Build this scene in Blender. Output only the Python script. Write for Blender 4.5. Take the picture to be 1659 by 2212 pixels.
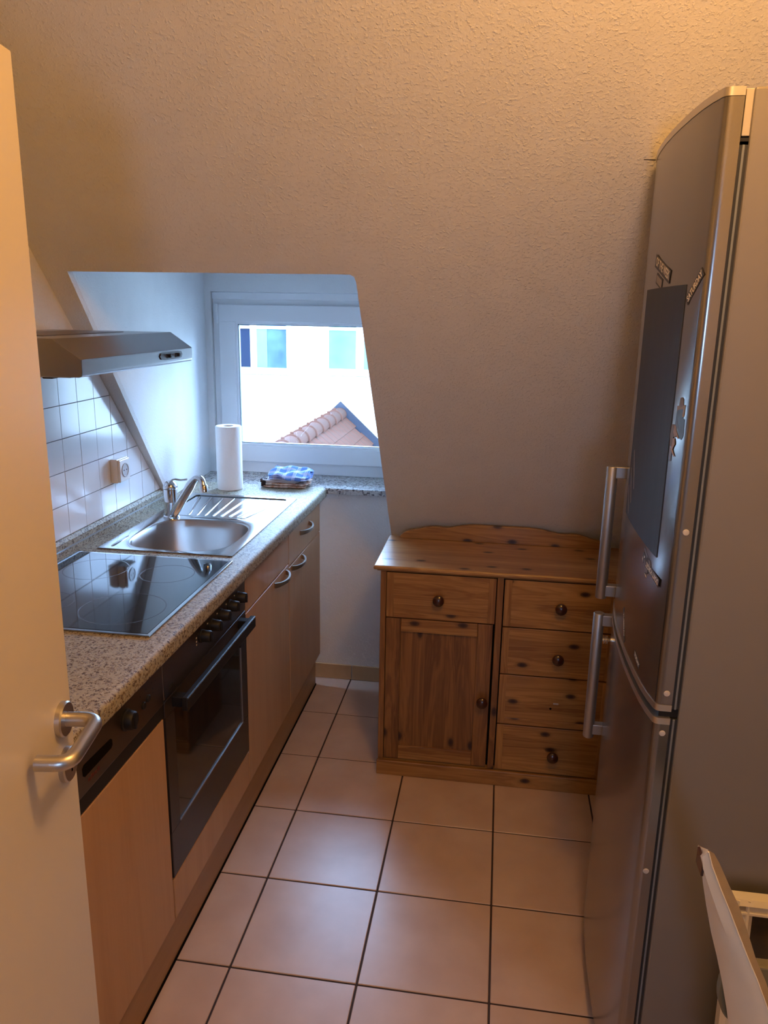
import bpy, bmesh, math, random
from mathutils import Vector, Matrix
C = bpy.context; D = bpy.data
for o in list(D.objects): D.objects.remove(o)
SC = C.scene; COL = SC.collection
random.seed(7)

# ------------------------------------------------------------------ camera, sky, lights, exposure
cam = D.cameras.new('camera'); co = D.objects.new('camera', cam); COL.objects.link(co); SC.camera = co
R = [[0.9888215820629076, -0.05345388449340416, -0.13919253241167226],
     [0.14810449912251178, 0.24423131381801097, 0.9583402958711472],
     [0.017231836416312277, 0.9682426078123675, -0.24941795490787627]]
m = Matrix(((R[0][0], R[0][1], -R[0][2], 0), (R[1][0], R[1][1], -R[1][2], 0), (R[2][0], R[2][1], -R[2][2], 1.65138), (0, 0, 0, 1)))
co.matrix_world = m
cam.sensor_fit = 'VERTICAL'; cam.sensor_height = 36; cam.sensor_width = 27
cam.lens = 1685.97 * 36 / 2212
cam.clip_start = 0.02

SC.view_settings.view_transform = 'Standard'
SC.view_settings.look = 'None'
SC.view_settings.exposure = 0.0
SC.view_settings.gamma = 1.0
SC.view_settings.use_curve_mapping = False

SKY = (0.50, 0.82, 1.38); SKY_STRENGTH = 34.0
w = D.worlds.new('overcast_sky'); SC.world = w; w.use_nodes = True
w.node_tree.nodes['Background'].inputs[0].default_value = (*SKY, 1)
w.node_tree.nodes['Background'].inputs[1].default_value = SKY_STRENGTH

def point_light(name, loc, power, col, rad):
    l = D.lights.new(name, 'POINT'); l.energy = power; l.color = col; l.shadow_soft_size = rad
    o = D.objects.new(name, l); COL.objects.link(o); o.location = loc; return o
point_light('ceiling_lamp_light', (0.26, 0.85, 2.38), 27.5, (1.0, 0.495, 0.125), 0.09)
pl = D.lights.new('window_portal', 'AREA'); pl.shape = 'RECTANGLE'; pl.size = 0.95; pl.size_y = 0.85; pl.energy = 1
pl.cycles.is_portal = True
po = D.objects.new('window_portal', pl); COL.objects.link(po)
po.location = (-0.83, 3.62, 1.32); po.rotation_euler = (math.radians(-90), 0, 0)
pl2 = pl.copy(); pl2.size = 0.28; pl2.size_y = 0.28
po2 = D.objects.new('hall_fill_portal', pl2); COL.objects.link(po2); po2.location = (0.16, -1.53, 1.60); po2.rotation_euler = (math.radians(90), 0, 0)  # guides sampling to the unseen fill opening added in the hall wall

# ------------------------------------------------------------------ helpers
BASE = {}
def empty(name, loc, label=None, cat=None, group=None, kind=None):
    o = D.objects.new(name, None); COL.objects.link(o); o.location = loc; o.empty_display_size = .05
    BASE[o] = Vector(loc); tag(o, label, cat, group, kind); return o
def tag(o, label=None, cat=None, group=None, kind=None):
    if label: o['label'] = label
    if cat: o['category'] = cat
    if group: o['group'] = group
    if kind: o['kind'] = kind
    return o

class MB:
    def __init__(s): s.bm = bmesh.new()
    def box(s, a, b, bev=0, seg=2):
        x0, y0, z0 = (min(a[i], b[i]) for i in range(3)); x1, y1, z1 = (max(a[i], b[i]) for i in range(3))
        t = bmesh.new()
        r = bmesh.ops.create_cube(t, size=1)
        for v in t.verts:
            v.co = Vector(((x0 + x1) / 2 + v.co.x * (x1 - x0), (y0 + y1) / 2 + v.co.y * (y1 - y0), (z0 + z1) / 2 + v.co.z * (z1 - z0)))
        if bev: bmesh.ops.bevel(t, geom=t.edges[:] , offset=bev, segments=seg, affect='EDGES', profile=.5)
        s.add(t); return s
    def add(s, t, M=None):
        if M is not None: t.transform(M)
        me = D.meshes.new('tmp'); t.to_mesh(me); t.free(); s.bm.from_mesh(me); D.meshes.remove(me)
    def prism(s, pts, vec, bev=0):
        """polygon of 3D points extruded by vec"""
        t = bmesh.new(); vec = Vector(vec)
        vs = [t.verts.new(p) for p in pts]; f = t.faces.new(vs)
        r = bmesh.ops.extrude_face_region(t, geom=[f])
        bmesh.ops.translate(t, verts=[v for v in r['geom'] if isinstance(v, bmesh.types.BMVert)], vec=vec)
        bmesh.ops.recalc_face_normals(t, faces=t.faces)
        if bev: bmesh.ops.bevel(t, geom=t.edges[:], offset=bev, segments=2, affect='EDGES', profile=.5)
        s.add(t); return s
    def loft(s, rings, close=True, cap=True):
        t = bmesh.new(); V = [[t.verts.new(p) for p in r] for r in rings]; n = len(rings[0])
        for a, b in zip(V, V[1:]):
            for i in range(n if close else n - 1):
                j = (i + 1) % n
                t.faces.new((a[i], a[j], b[j], b[i]))
        if cap and close:
            t.faces.new(V[0][::-1]); t.faces.new(V[-1])
        bmesh.ops.recalc_face_normals(t, faces=t.faces)
        s.add(t); return s
    def lathe(s, prof, org, axis=(0, 0, 1), n=32, cap=True):
        """prof: (radius, height along axis)"""
        ax = Vector(axis).normalized(); u = ax.orthogonal().normalized(); v = ax.cross(u); org = Vector(org)
        rings = [[org + ax * h + (u * math.cos(2 * math.pi * k / n) + v * math.sin(2 * math.pi * k / n)) * r for k in range(n)] for r, h in prof]
        return s.loft(rings, True, cap)
    def tube(s, path, rad, n=14, cap=True, flat=1.0, up=(0, 0, 1)):
        P = [Vector(p) for p in path]; rings = []; N = len(P)
        rr = rad if isinstance(rad, (list, tuple)) else [rad] * N
        prev = None
        for i, p in enumerate(P):
            d = (P[min(i + 1, N - 1)] - P[max(i - 1, 0)]).normalized()
            if prev is None:
                u = Vector(up).cross(d)
                if u.length < 1e-4: u = Vector((1, 0, 0)).cross(d)
                u.normalize()
            else:
                u = (prev - d * prev.dot(d)).normalized()
            prev = u; v = d.cross(u)
            rings.append([p + (u * math.cos(2 * math.pi * k / n) + v * math.sin(2 * math.pi * k / n) * flat) * rr[i] for k in range(n)])
        return s.loft(rings, True, cap)
    def build(s, name, mat, parent=None, smooth=False, label=None, cat=None, group=None, kind=None, base=None):
        me = D.meshes.new(name)
        if parent is not None: b = BASE[parent]
        elif base is not None: b = Vector(base)
        else:
            xs = [v.co for v in s.bm.verts]
            lo = [min(c[i] for c in xs) for i in range(3)]; hi = [max(c[i] for c in xs) for i in range(3)]
            b = Vector(((lo[0] + hi[0]) / 2, (lo[1] + hi[1]) / 2, lo[2]))
        for v in s.bm.verts: v.co -= b
        if smooth:
            for f in s.bm.faces: f.smooth = True
            for e in s.bm.edges:
                if len(e.link_faces) == 2 and e.calc_face_angle(0) > math.radians(smooth if smooth is not True else 38): e.smooth = False
        s.bm.to_mesh(me); s.bm.free()
        me.materials.append(mat)
        o = D.objects.new(name, me); COL.objects.link(o); BASE[o] = b
        if parent is not None: o.parent = parent
        else: o.location = b
        tag(o, label, cat, group, kind); return o
def arc(c, r, a0, a1, n=6):
    return [(c[0] + r * math.cos(a0 + (a1 - a0) * i / n), c[1] + r * math.sin(a0 + (a1 - a0) * i / n)) for i in range(n + 1)]
def bend(pts, r=.012, n=5):
    """round the corners of a 3D polyline"""
    P = [Vector(p) for p in pts]; out = [P[0]]
    for a, b, c in zip(P, P[1:], P[2:]):
        d0 = (a - b).normalized(); d1 = (c - b).normalized()
        q = min(r, (a - b).length * .49, (c - b).length * .49)
        p0 = b + d0 * q; p1 = b + d1 * q
        for i in range(n + 1):
            t = i / n; out.append(p0 * (1 - t) ** 2 + b * 2 * t * (1 - t) + p1 * t * t)
    out.append(P[-1]); return out

# ------------------------------------------------------------------ materials
def L(r, g, b):
    f = lambda c: (c / 255 / 12.92) if c / 255 <= .04045 else ((c / 255 + .055) / 1.055) ** 2.4
    return (f(r), f(g), f(b), 1)
def mat(name, col, rough=.5, metal=0, spec=.5, bump=None, coat=0, noise=None):
    """bump=(scale, strength, distance); noise=(scale, colour2, mix)"""
    ma = D.materials.new(name); ma.use_nodes = True; nt = ma.node_tree; b = nt.nodes['Principled BSDF']
    b.inputs['Base Color'].default_value = col; b.inputs['Roughness'].default_value = rough
    b.inputs['Metallic'].default_value = metal; b.inputs['Specular IOR Level'].default_value = spec
    b.inputs['Coat Weight'].default_value = coat; b.inputs['Coat Roughness'].default_value = .08
    if bump or noise:
        tc = nt.nodes.new('ShaderNodeTexCoord')
    if bump:
        n = nt.nodes.new('ShaderNodeTexNoise'); n.inputs['Scale'].default_value = bump[0]; n.inputs['Detail'].default_value = 4
        nt.links.new(tc.outputs['Object'], n.inputs['Vector'])
        bp = nt.nodes.new('ShaderNodeBump'); bp.inputs['Strength'].default_value = bump[1]; bp.inputs['Distance'].default_value = bump[2]
        nt.links.new(n.outputs['Fac'], bp.inputs['Height']); nt.links.new(bp.outputs['Normal'], b.inputs['Normal'])
    if noise:
        n = nt.nodes.new('ShaderNodeTexNoise'); n.inputs['Scale'].default_value = noise[0]; n.inputs['Detail'].default_value = 5
        nt.links.new(tc.outputs['Object'], n.inputs['Vector'])
        r = nt.nodes.new('ShaderNodeValToRGB'); r.color_ramp.elements[0].position = .35; r.color_ramp.elements[1].position = .68
        r.color_ramp.elements[0].color = col; r.color_ramp.elements[1].color = noise[1]
        nt.links.new(n.outputs['Fac'], r.inputs['Fac']); nt.links.new(r.outputs['Color'], b.inputs['Base Color'])
    return ma
def NT(ma): return ma.node_tree, ma.node_tree.nodes['Principled BSDF']
def nd(nt, t, **kw):
    n = nt.nodes.new(t)
    for k, v in kw.items():
        if k in n.inputs: n.inputs[k].default_value = v
        else: setattr(n, k, v)
    return n

def woodchip(name, col, strength=.55):
    ma = mat(name, col, .9, spec=.2); nt, b = NT(ma)
    tc = nd(nt, 'ShaderNodeTexCoord')
    n1 = nd(nt, 'ShaderNodeTexNoise', Scale=150.0, Detail=2.0, Distortion=.15)
    n2 = nd(nt, 'ShaderNodeTexNoise', Scale=330.0, Detail=1.0)
    n3 = nd(nt, 'ShaderNodeTexNoise', Scale=9.0, Detail=2.0)
    for n in (n1, n2, n3): nt.links.new(tc.outputs['Object'], n.inputs['Vector'])
    r1 = nd(nt, 'ShaderNodeValToRGB'); r1.color_ramp.elements[0].position = .52; r1.color_ramp.elements[1].position = .85
    nt.links.new(n1.outputs['Fac'], r1.inputs['Fac'])
    a = nd(nt, 'ShaderNodeMath', operation='MULTIPLY_ADD'); a.inputs[1].default_value = .35
    nt.links.new(n2.outputs['Fac'], a.inputs[0]); nt.links.new(r1.outputs['Color'], a.inputs[2])
    bp = nd(nt, 'ShaderNodeBump', Strength=strength, Distance=.0032)
    nt.links.new(a.outputs[0], bp.inputs['Height']); nt.links.new(bp.outputs['Normal'], b.inputs['Normal'])
    mx = nd(nt, 'ShaderNodeMix', data_type='RGBA'); mx.inputs[6].default_value = col
    mx.inputs[7].default_value = tuple(c * .90 for c in col[:3]) + (1,)
    nt.links.new(n3.outputs['Fac'], mx.inputs[0]); nt.links.new(mx.outputs[2], b.inputs['Base Color'])
    return ma
def wood(name, c1, c2, axis, scale=1.0, knots=0, rough=.5, coat=0, ring=.5, flat=1):
    ma = mat(name, c1, rough, coat=coat); nt, b = NT(ma)
    tc = nd(nt, 'ShaderNodeTexCoord'); oi = nd(nt, 'ShaderNodeObjectInfo')
    off = nd(nt, 'ShaderNodeVectorMath', operation='SCALE'); off.inputs[0].default_value = (7.3, 5.1, 9.7)
    nt.links.new(oi.outputs['Random'], off.inputs['Scale'])
    ad = nd(nt, 'ShaderNodeVectorMath', operation='ADD')
    nt.links.new(tc.outputs['Object'], ad.inputs[0]); nt.links.new(off.outputs[0], ad.inputs[1])
    def mp(along, across):
        s = [across * scale] * 3; s[axis] = along * scale
        m = nd(nt, 'ShaderNodeMapping'); m.inputs['Scale'].default_value = s
        nt.links.new(ad.outputs[0], m.inputs['Vector']); return m
    m1 = mp(1.1, 16); n1 = nd(nt, 'ShaderNodeTexNoise', Scale=1.0, Detail=5.0, Distortion=.7, Roughness=.55)
    nt.links.new(m1.outputs[0], n1.inputs['Vector'])
    m2 = mp(4, 160); n2 = nd(nt, 'ShaderNodeTexNoise', Scale=1.0, Detail=3.0)
    nt.links.new(m2.outputs[0], n2.inputs['Vector'])
    # growth rings: contour lines of the low noise
    rg = nd(nt, 'ShaderNodeMath', operation='MULTIPLY'); rg.inputs[1].default_value = 60
    nt.links.new(n1.outputs['Fac'], rg.inputs[0])
    sn = nd(nt, 'ShaderNodeMath', operation='SINE'); nt.links.new(rg.outputs[0], sn.inputs[0])
    sm = nd(nt, 'ShaderNodeMath', operation='MULTIPLY_ADD'); sm.inputs[1].default_value = ring * .22
    nt.links.new(sn.outputs[0], sm.inputs[0]); nt.links.new(n1.outputs['Fac'], sm.inputs[2])
    s2 = nd(nt, 'ShaderNodeMath', operation='MULTIPLY_ADD'); s2.inputs[1].default_value = .35
    nt.links.new(n2.outputs['Fac'], s2.inputs[0]); nt.links.new(sm.outputs[0], s2.inputs[2])
    cr = nd(nt, 'ShaderNodeValToRGB'); e = cr.color_ramp.elements
    e[0].position = .42; e[0].color = c1; e[1].position = .92; e[1].color = c2
    nt.links.new(s2.outputs[0], cr.inputs['Fac']); out = cr.outputs['Color']
    if knots:
        m3 = mp(5.5, 10.5); v = nd(nt, 'ShaderNodeTexVoronoi', Scale=1.0, Randomness=1.0)
        nw = nd(nt, 'ShaderNodeTexNoise', Scale=8.0)
        v.voronoi_dimensions = '2D'
        sx_ = nd(nt, 'ShaderNodeSeparateXYZ'); cx_ = nd(nt, 'ShaderNodeCombineXYZ'); nt.links.new(m3.outputs[0], sx_.inputs[0])
        a0, a1 = [a for a in (0, 1, 2) if a != flat]
        nt.links.new(sx_.outputs[a0], cx_.inputs[0]); nt.links.new(sx_.outputs[a1], cx_.inputs[1]); nt.links.new(cx_.outputs[0], v.inputs['Vector'])
        kr = nd(nt, 'ShaderNodeValToRGB'); k = kr.color_ramp.elements
        k[0].position = .035; k[0].color = (1, 1, 1, 1); k[1].position = .17; k[1].color = (0, 0, 0, 1)
        q = k.new(.085); q.color = (.75, .75, .75, 1); q = k.new(.105); q.color = (.30, .30, .30, 1)
        nt.links.new(v.outputs['Distance'], kr.inputs['Fac'])
        sp = nd(nt, 'ShaderNodeSeparateColor'); nt.links.new(v.outputs['Color'], sp.inputs[0])
        gt = nd(nt, 'ShaderNodeMath', operation='LESS_THAN'); gt.inputs[1].default_value = knots
        nt.links.new(sp.outputs[0], gt.inputs[0])
        mu = nd(nt, 'ShaderNodeMath', operation='MULTIPLY')
        nt.links.new(kr.outputs['Color'], mu.inputs[0]); nt.links.new(gt.outputs[0], mu.inputs[1])
        mx = nd(nt, 'ShaderNodeMix', data_type='RGBA'); mx.inputs[7].default_value = L(44, 20, 10)
        nt.links.new(mu.outputs[0], mx.inputs[0]); nt.links.new(out, mx.inputs[6]); out = mx.outputs[2]
    nt.links.new(out, b.inputs['Base Color'])
    bp = nd(nt, 'ShaderNodeBump', Strength=.12, Distance=.001)
    nt.links.new(n2.outputs['Fac'], bp.inputs['Height']); nt.links.new(bp.outputs['Normal'], b.inputs['Normal'])
    return ma
def speckle(name, base, cols, scale, rough, spread=.5):
    """stone-like flecks: Voronoi cells coloured by a stepped ramp"""
    ma = mat(name, base, rough); nt, b = NT(ma)
    tc = nd(nt, 'ShaderNodeTexCoord')
    nz = nd(nt, 'ShaderNodeTexNoise', Scale=scale * .9, Detail=2.0)
    nt.links.new(tc.outputs['Object'], nz.inputs['Vector'])
    mxv = nd(nt, 'ShaderNodeVectorMath', operation='MULTIPLY_ADD'); mxv.inputs[1].default_value = (.012,) * 3
    nt.links.new(nz.outputs['Color'], mxv.inputs[0]); nt.links.new(tc.outputs['Object'], mxv.inputs[2])
    v = nd(nt, 'ShaderNodeTexVoronoi', Scale=scale); nt.links.new(mxv.outputs[0], v.inputs['Vector'])
    sp = nd(nt, 'ShaderNodeSeparateColor'); nt.links.new(v.outputs['Color'], sp.inputs[0])
    cr = nd(nt, 'ShaderNodeValToRGB'); cr.color_ramp.interpolation = 'CONSTANT'
    e = cr.color_ramp.elements; e[0].position = 0; e[0].color = base; e[1].position = spread; e[1].color = cols[0]
    for i, c_ in enumerate(cols[1:]):
        q = e.new(spread + (1 - spread) * (i + 1) / len(cols)); q.color = c_
    nt.links.new(sp.outputs[0], cr.inputs['Fac']); nt.links.new(cr.outputs['Color'], b.inputs['Base Color'])
    return ma
def brushed(name, col, rough, axis, metal=1.0):
    ma = mat(name, col, rough, metal); nt, b = NT(ma)
    tc = nd(nt, 'ShaderNodeTexCoord'); mp = nd(nt, 'ShaderNodeMapping')
    s = [400] * 3; s[axis] = 4; mp.inputs['Scale'].default_value = s
    n = nd(nt, 'ShaderNodeTexNoise', Scale=1.0, Detail=2.0)
    nt.links.new(tc.outputs['Object'], mp.inputs['Vector']); nt.links.new(mp.outputs[0], n.inputs['Vector'])
    r = nd(nt, 'ShaderNodeMapRange'); r.inputs['To Min'].default_value = rough * .93; r.inputs['To Max'].default_value = rough * 1.07
    nt.links.new(n.outputs['Fac'], r.inputs['Value']); nt.links.new(r.outputs['Result'], b.inputs['Roughness'])
    return ma

M = {}
M['wall'] = woodchip('wall_woodchip', (.80, .775, .74, 1))
M['plaster'] = woodchip('dormer_plaster', (.84, .84, .83, 1), .35)
M['plain'] = mat('plain_white', (.8, .78, .75, 1), .8, bump=(60, .1, .002))
M['floor_tile'] = mat('terracotta_tile', (.56, .39, .285, 1), .34, noise=(7, (.64, .47, .355, 1)), bump=(45, .04, .002))
M['grout'] = mat('dark_grout', (.05, .03, .025, 1), .9)
M['tile_grey'] = mat('tile_grout_grey', (.20, .19, .195, 1), .9)
M['wall_tile'] = mat('white_glaze', (.80, .80, .80, 1), .14)
M['skirt'] = mat('skirting_tile', (.50, .33, .17, 1), .35, noise=(9, (.56, .39, .22, 1)))
M['worktop'] = speckle('speckled_laminate', (.36, .325, .24, 1), [(.17, .12, .075, 1), (.43, .39, .31, 1), (.22, .205, .19, 1), (.07, .045, .03, 1), (.38, .33, .24, 1)], 250, .6, .45)
M['worktop'].node_tree.nodes['Principled BSDF'].inputs['Specular IOR Level'].default_value = .3
M['granite'] = speckle('granite', (.50, .49, .47, 1), [(.34, .33, .33, 1), (.60, .58, .56, 1), (.13, .12, .12, 1), (.42, .38, .35, 1)], 130, .22, .35)
M['beech'] = wood('beech_laminate', L(188, 150, 114), L(174, 136, 100), 2, .8, 0, .42, ring=.12)
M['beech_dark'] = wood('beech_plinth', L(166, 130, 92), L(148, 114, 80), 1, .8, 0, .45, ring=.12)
M['pine_x'] = wood('pine_x', L(178, 134, 76), L(128, 86, 42), 0, 1.0, .62, .38, coat=.15)
M['pine_z'] = wood('pine_z', L(150, 106, 56), L(102, 65, 30), 2, 1.0, .5, .38, coat=.15)
M['pine_top'] = wood('pine_top', L(182, 142, 92), L(138, 92, 52), 0, 1.0, .55, .3, coat=.3, flat=2)
M['pine_z2'] = wood('pine_z_light', L(176, 132, 74), L(130, 88, 44), 2, 1.0, 0, .38, coat=.15)
M['knob_wood'] = mat('brown_knob', L(62, 30, 20), .25, coat=.4)
M['gap'] = mat('dark_gap', (.008, .006, .005, 1), .95, spec=.02)
M['steel'] = brushed('brushed_steel', (.42, .42, .425, 1), .13, 1)
M['steel_bowl'] = brushed('satin_steel_bowl', (.50, .49, .48, 1), .36, 1)
M['hood_steel'] = brushed('hood_steel', (.36, .34, .33, 1), .24, 1)
M['chrome'] = mat('chrome', (.72, .72, .74, 1), .07, 1)
M['nickel'] = mat('satin_nickel', (.56, .53, .49, 1), .34, 1)
M['alu'] = mat('aluminium', (.42, .41, .405, 1), .46, 1)
M['black_glass'] = mat('black_glass', (.008, .008, .009, 1), .05, spec=.6)
M['hob_print'] = mat('hob_print', (.045, .045, .048, 1), .25)
M['oven_metal'] = brushed('oven_dark_metal', (.20, .165, .14, 1), .38, 1)
M['oven_frame'] = mat('oven_frame_brown', (.055, .043, .038, 1), .33, .6)
M['black'] = mat('black_plastic', (.010, .009, .009, 1), .5, spec=.3)
M['dark_print'] = mat('dark_print', (.02, .018, .017, 1), .5)
M['red_print'] = mat('red_print', (.10, .015, .01, 1), .5)
M['fridge_door'] = brushed('fridge_door_silver', (.27, .25, .235, 1), .22, 2, .9)
M['fridge_side'] = mat('fridge_side_silver', (.21, .192, .18, 1), .5, .25)
M['fridge_trim'] = mat('fridge_trim', (.62, .57, .50, 1), .3, .9)
M['gasket'] = mat('grey_gasket', (.015, .016, .018, 1), .6)
M['rivet'] = mat('pale_plastic', (.48, .45, .44, 1), .4)
M['board'] = mat('black_chalk_foil', (.022, .023, .026, 1), .55)
M['magnet'] = mat('black_magnet', (.03, .024, .02, 1), .5)
M['cream_ink'] = mat('cream_letter', (.72, .64, .50, 1), .6)
M['ink_grey'] = mat('grey_print', (.17, .16, .165, 1), .5)
M['skin_print'] = mat('skin_print', (.34, .26, .23, 1), .5)
M['slate_print'] = mat('slate_print', (.06, .085, .11, 1), .4)
M['tan_print'] = mat('tan_print', (.30, .235, .17, 1), .5)
M['pvc'] = mat('white_pvc', (.84, .85, .86, 1), .28)
M['seal'] = mat('grey_seal', (.15, .17, .20, 1), .6)
M['paper'] = mat('paper_towel', (.88, .88, .87, 1), .95, spec=.1, bump=(120, .5, .002))
M['card'] = mat('cardboard_core', (.30, .25, .2, 1), .9)
M['door_paint'] = mat('door_paint', (.62, .56, .48, 1), .38, bump=(90, .015, .001))
M['socket'] = mat('cream_plastic', (.78, .76, .72, 1), .3)
M['chair'] = mat('cream_lacquer', (.82, .71, .52, 1), .42, noise=(14, (.84, .76, .60, 1)))
M['chair_edge'] = mat('tan_edge', (.44, .29, .12, 1), .5, noise=(40, (.38, .25, .11, 1)))
M['chair_olive'] = mat('olive_paint', (.16, .135, .07, 1), .5)
M['frame_white'] = mat('white_moulding', (.80, .77, .74, 1), .3)
M['dark_pane'] = mat('dark_picture_glass', (.03, .025, .02, 1), .08, noise=(9, (.09, .06, .03, 1)))
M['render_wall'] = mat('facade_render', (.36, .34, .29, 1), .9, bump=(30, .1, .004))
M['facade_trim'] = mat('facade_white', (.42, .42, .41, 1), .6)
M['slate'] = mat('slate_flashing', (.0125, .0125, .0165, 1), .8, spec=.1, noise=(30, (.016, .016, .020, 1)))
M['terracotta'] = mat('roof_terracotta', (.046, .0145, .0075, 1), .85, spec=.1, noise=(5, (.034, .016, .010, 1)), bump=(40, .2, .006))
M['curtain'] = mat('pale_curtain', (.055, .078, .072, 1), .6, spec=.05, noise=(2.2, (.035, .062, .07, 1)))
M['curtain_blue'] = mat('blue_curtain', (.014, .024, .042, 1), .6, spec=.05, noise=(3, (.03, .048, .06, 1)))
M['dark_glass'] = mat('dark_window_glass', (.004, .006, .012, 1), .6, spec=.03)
M['asphalt'] = mat('street', (.25, .25, .25, 1), .9)

def glass_mat():
    ma = D.materials.new('clear_window_glass'); ma.use_nodes = True; nt = ma.node_tree
    nt.nodes.remove(nt.nodes['Principled BSDF'])
    t = nd(nt, 'ShaderNodeBsdfTransparent'); g = nd(nt, 'ShaderNodeBsdfGlossy', Roughness=.0)
    t.inputs[0].default_value = (.97, .98, .98, 1)
    fr = nd(nt, 'ShaderNodeFresnel', IOR=1.35); mx = nd(nt, 'ShaderNodeMixShader')
    nt.links.new(fr.outputs[0], mx.inputs[0]); nt.links.new(t.outputs[0], mx.inputs[1]); nt.links.new(g.outputs[0], mx.inputs[2])
    nt.links.new(mx.outputs[0], nt.nodes['Material Output'].inputs[0]); return ma
M['glass'] = glass_mat()

def towel_mat(name, base, lines, sx, sy, w_=.12):
    """woven check: thin lines across a base colour, in the cloth's own UV-less object plane"""
    ma = mat(name, base, .95, spec=.1, bump=(500, .25, .001)); nt, b = NT(ma)
    tc = nd(nt, 'ShaderNodeTexCoord'); s = nd(nt, 'ShaderNodeSeparateXYZ'); nt.links.new(tc.outputs['Object'], s.inputs[0])
    prev = None
    for ax, sc in ((0, sx), (1, sy)):
        mu = nd(nt, 'ShaderNodeMath', operation='MULTIPLY'); mu.inputs[1].default_value = sc
        nt.links.new(s.outputs[ax], mu.inputs[0])
        fr = nd(nt, 'ShaderNodeMath', operation='FRACT'); nt.links.new(mu.outputs[0], fr.inputs[0])
        cr = nd(nt, 'ShaderNodeValToRGB'); cr.color_ramp.interpolation = 'CONSTANT'; e = cr.color_ramp.elements
        e[0].position = 0; e[0].color = (0, 0, 0, 1); e[1].position = .5; e[1].color = (1, 1, 1, 1)
        for p, v in ((.56, 0), (.62, 1), (.68, 0), (.74, 1), (.80, 0)):
            q = e.new(p); q.color = (v, v, v, 1)
        nt.links.new(fr.outputs[0], cr.inputs[0])
        mx = nd(nt, 'ShaderNodeMix', data_type='RGBA'); mx.inputs[7].default_value = lines[ax]
        if prev is None: mx.inputs[6].default_value = base
        else: nt.links.new(prev, mx.inputs[6])
        ml = nd(nt, 'ShaderNodeMath', operation='MULTIPLY'); ml.inputs[1].default_value = .8
        nt.links.new(cr.outputs[0], ml.inputs[0]); nt.links.new(ml.outputs[0], mx.inputs[0]); prev = mx.outputs[2]
    nt.links.new(prev, b.inputs['Base Color']); return ma
M['blue_cloth'] = towel_mat('blue_check_cloth', (.13, .24, .56, 1), [(.70, .72, .80, 1), (.62, .55, .60, 1)], 24, 24)
M['brown_cloth'] = mat('brown_print_cloth', (.30, .12, .05, 1), .95, noise=(60, (.70, .60, .52, 1)), bump=(400, .3, .001))
M['white_cloth'] = mat('white_cloth', (.66, .60, .62, 1), .95, bump=(400, .3, .001))
M['dark_band'] = mat('dark_brown_band', (.04, .022, .02, 1), .95)

# ------------------------------------------------------------------ structure
SL = 1.15
def zs(y): return 1.19 - SL * (y - 2.62)          # underside of the roof slope
def ys(z): return 2.62 + (1.19 - z) / SL
XL, XR, YB, ZC = -1.30, 1.02, 3.25, 2.50
DXR = -0.40
def cheek(y): return -1.224 - .076 * (y - 2.138)  # left dormer cheek
WT = .915                                          # worktop height

# floor with its tiles
fl = MB(); fl.box((XL - .05, -1.45, -.06), (XR + .05, YB + .05, -.0025)); floor = fl.build('floor', M['grout'], kind='structure', base=(0, 0, 0))
TP = .333; TX, TY = -.61277, 2.92266
for i in range(-2, 5):
    for j in range(-1, 13):
        x0 = max(TX + i * TP + .0027, XL + .003); x1 = min(TX + (i + 1) * TP - .0027, XR - .003)
        y1 = min(TY - (j) * TP - .0027, YB - .003); y0 = max(TY - (j + 1) * TP + .0027, -1.4)
        if x1 - x0 < .03 or y1 - y0 < .02: continue
        t = MB(); t.box((x0, y0, -.012), (x1, y1, 0), .0015, 1); t.build('tile', M['floor_tile'], floor)

# left wall (cut along the slope), with white wall tiles behind the worktop
wl = MB()
pts = [(-1.45, -.06), (YB + .02, -.06), (YB + .02, zs(YB) + .02), (ys(ZC), ZC + .02), (-1.45, ZC + .02)]
wl.prism([(XL, y, z) for y, z in pts], (-.06, 0, 0)); wall_left = wl.build('wall_left', M['wall'], kind='structure', base=(XL, 0, 0))
g = MB(); gz0, gz1 = .962, 1.56
g.prism([(XL, y, z) for y, z in ((1.0, gz0), (ys(gz0) - .004, gz0), (ys(gz1) - .004, gz1), (1.0, gz1))], (.003, 0, 0)); g.build('grout_bed', M['tile_grey'], wall_left)
def clip(poly, a, b, c_):   # keep a*y+b*z<=c
    out = []
    for p, q in zip(poly, poly[1:] + poly[:1]):
        fp = a * p[0] + b * p[1] - c_; fq = a * q[0] + b * q[1] - c_
        if fp <= 0: out.append(p)
        if fp * fq < 0:
            t = fp / (fp - fq); out.append((p[0] + (q[0] - p[0]) * t, p[1] + (q[1] - p[1]) * t))
    return out
WP = .1017; gy, gz = 2.1535, 1.0635; k = .0027
for i in range(-11, 8):
    for j in range(-1, 5):
        y0 = gy + i * WP + k / 2; y1 = gy + (i + 1) * WP - k / 2; z0 = gz + j * WP * .98 + k / 2; z1 = gz + (j + 1) * WP * .98 - k / 2
        p = clip([(y0, z0), (y1, z0), (y1, z1), (y0, z1)], SL, 1, 1.19 + SL * 2.62 - .006)
        p = clip(p, 0, -1, -.9665) if p else p
        p = clip(p, 0, 1, 1.56) if p else p
        if len(p) < 3: continue
        ar = abs(sum(a[0] * b[1] - b[0] * a[1] for a, b in zip(p, p[1:] + p[:1]))) / 2
        if ar < 1.2e-4: continue
        t = MB(); t.prism([(XL + .002, y, z) for y, z in p], (.006 + random.uniform(-.0003, .0003), 0, 0)); t.build('tile', M['wall_tile'], wall_left)

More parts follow.
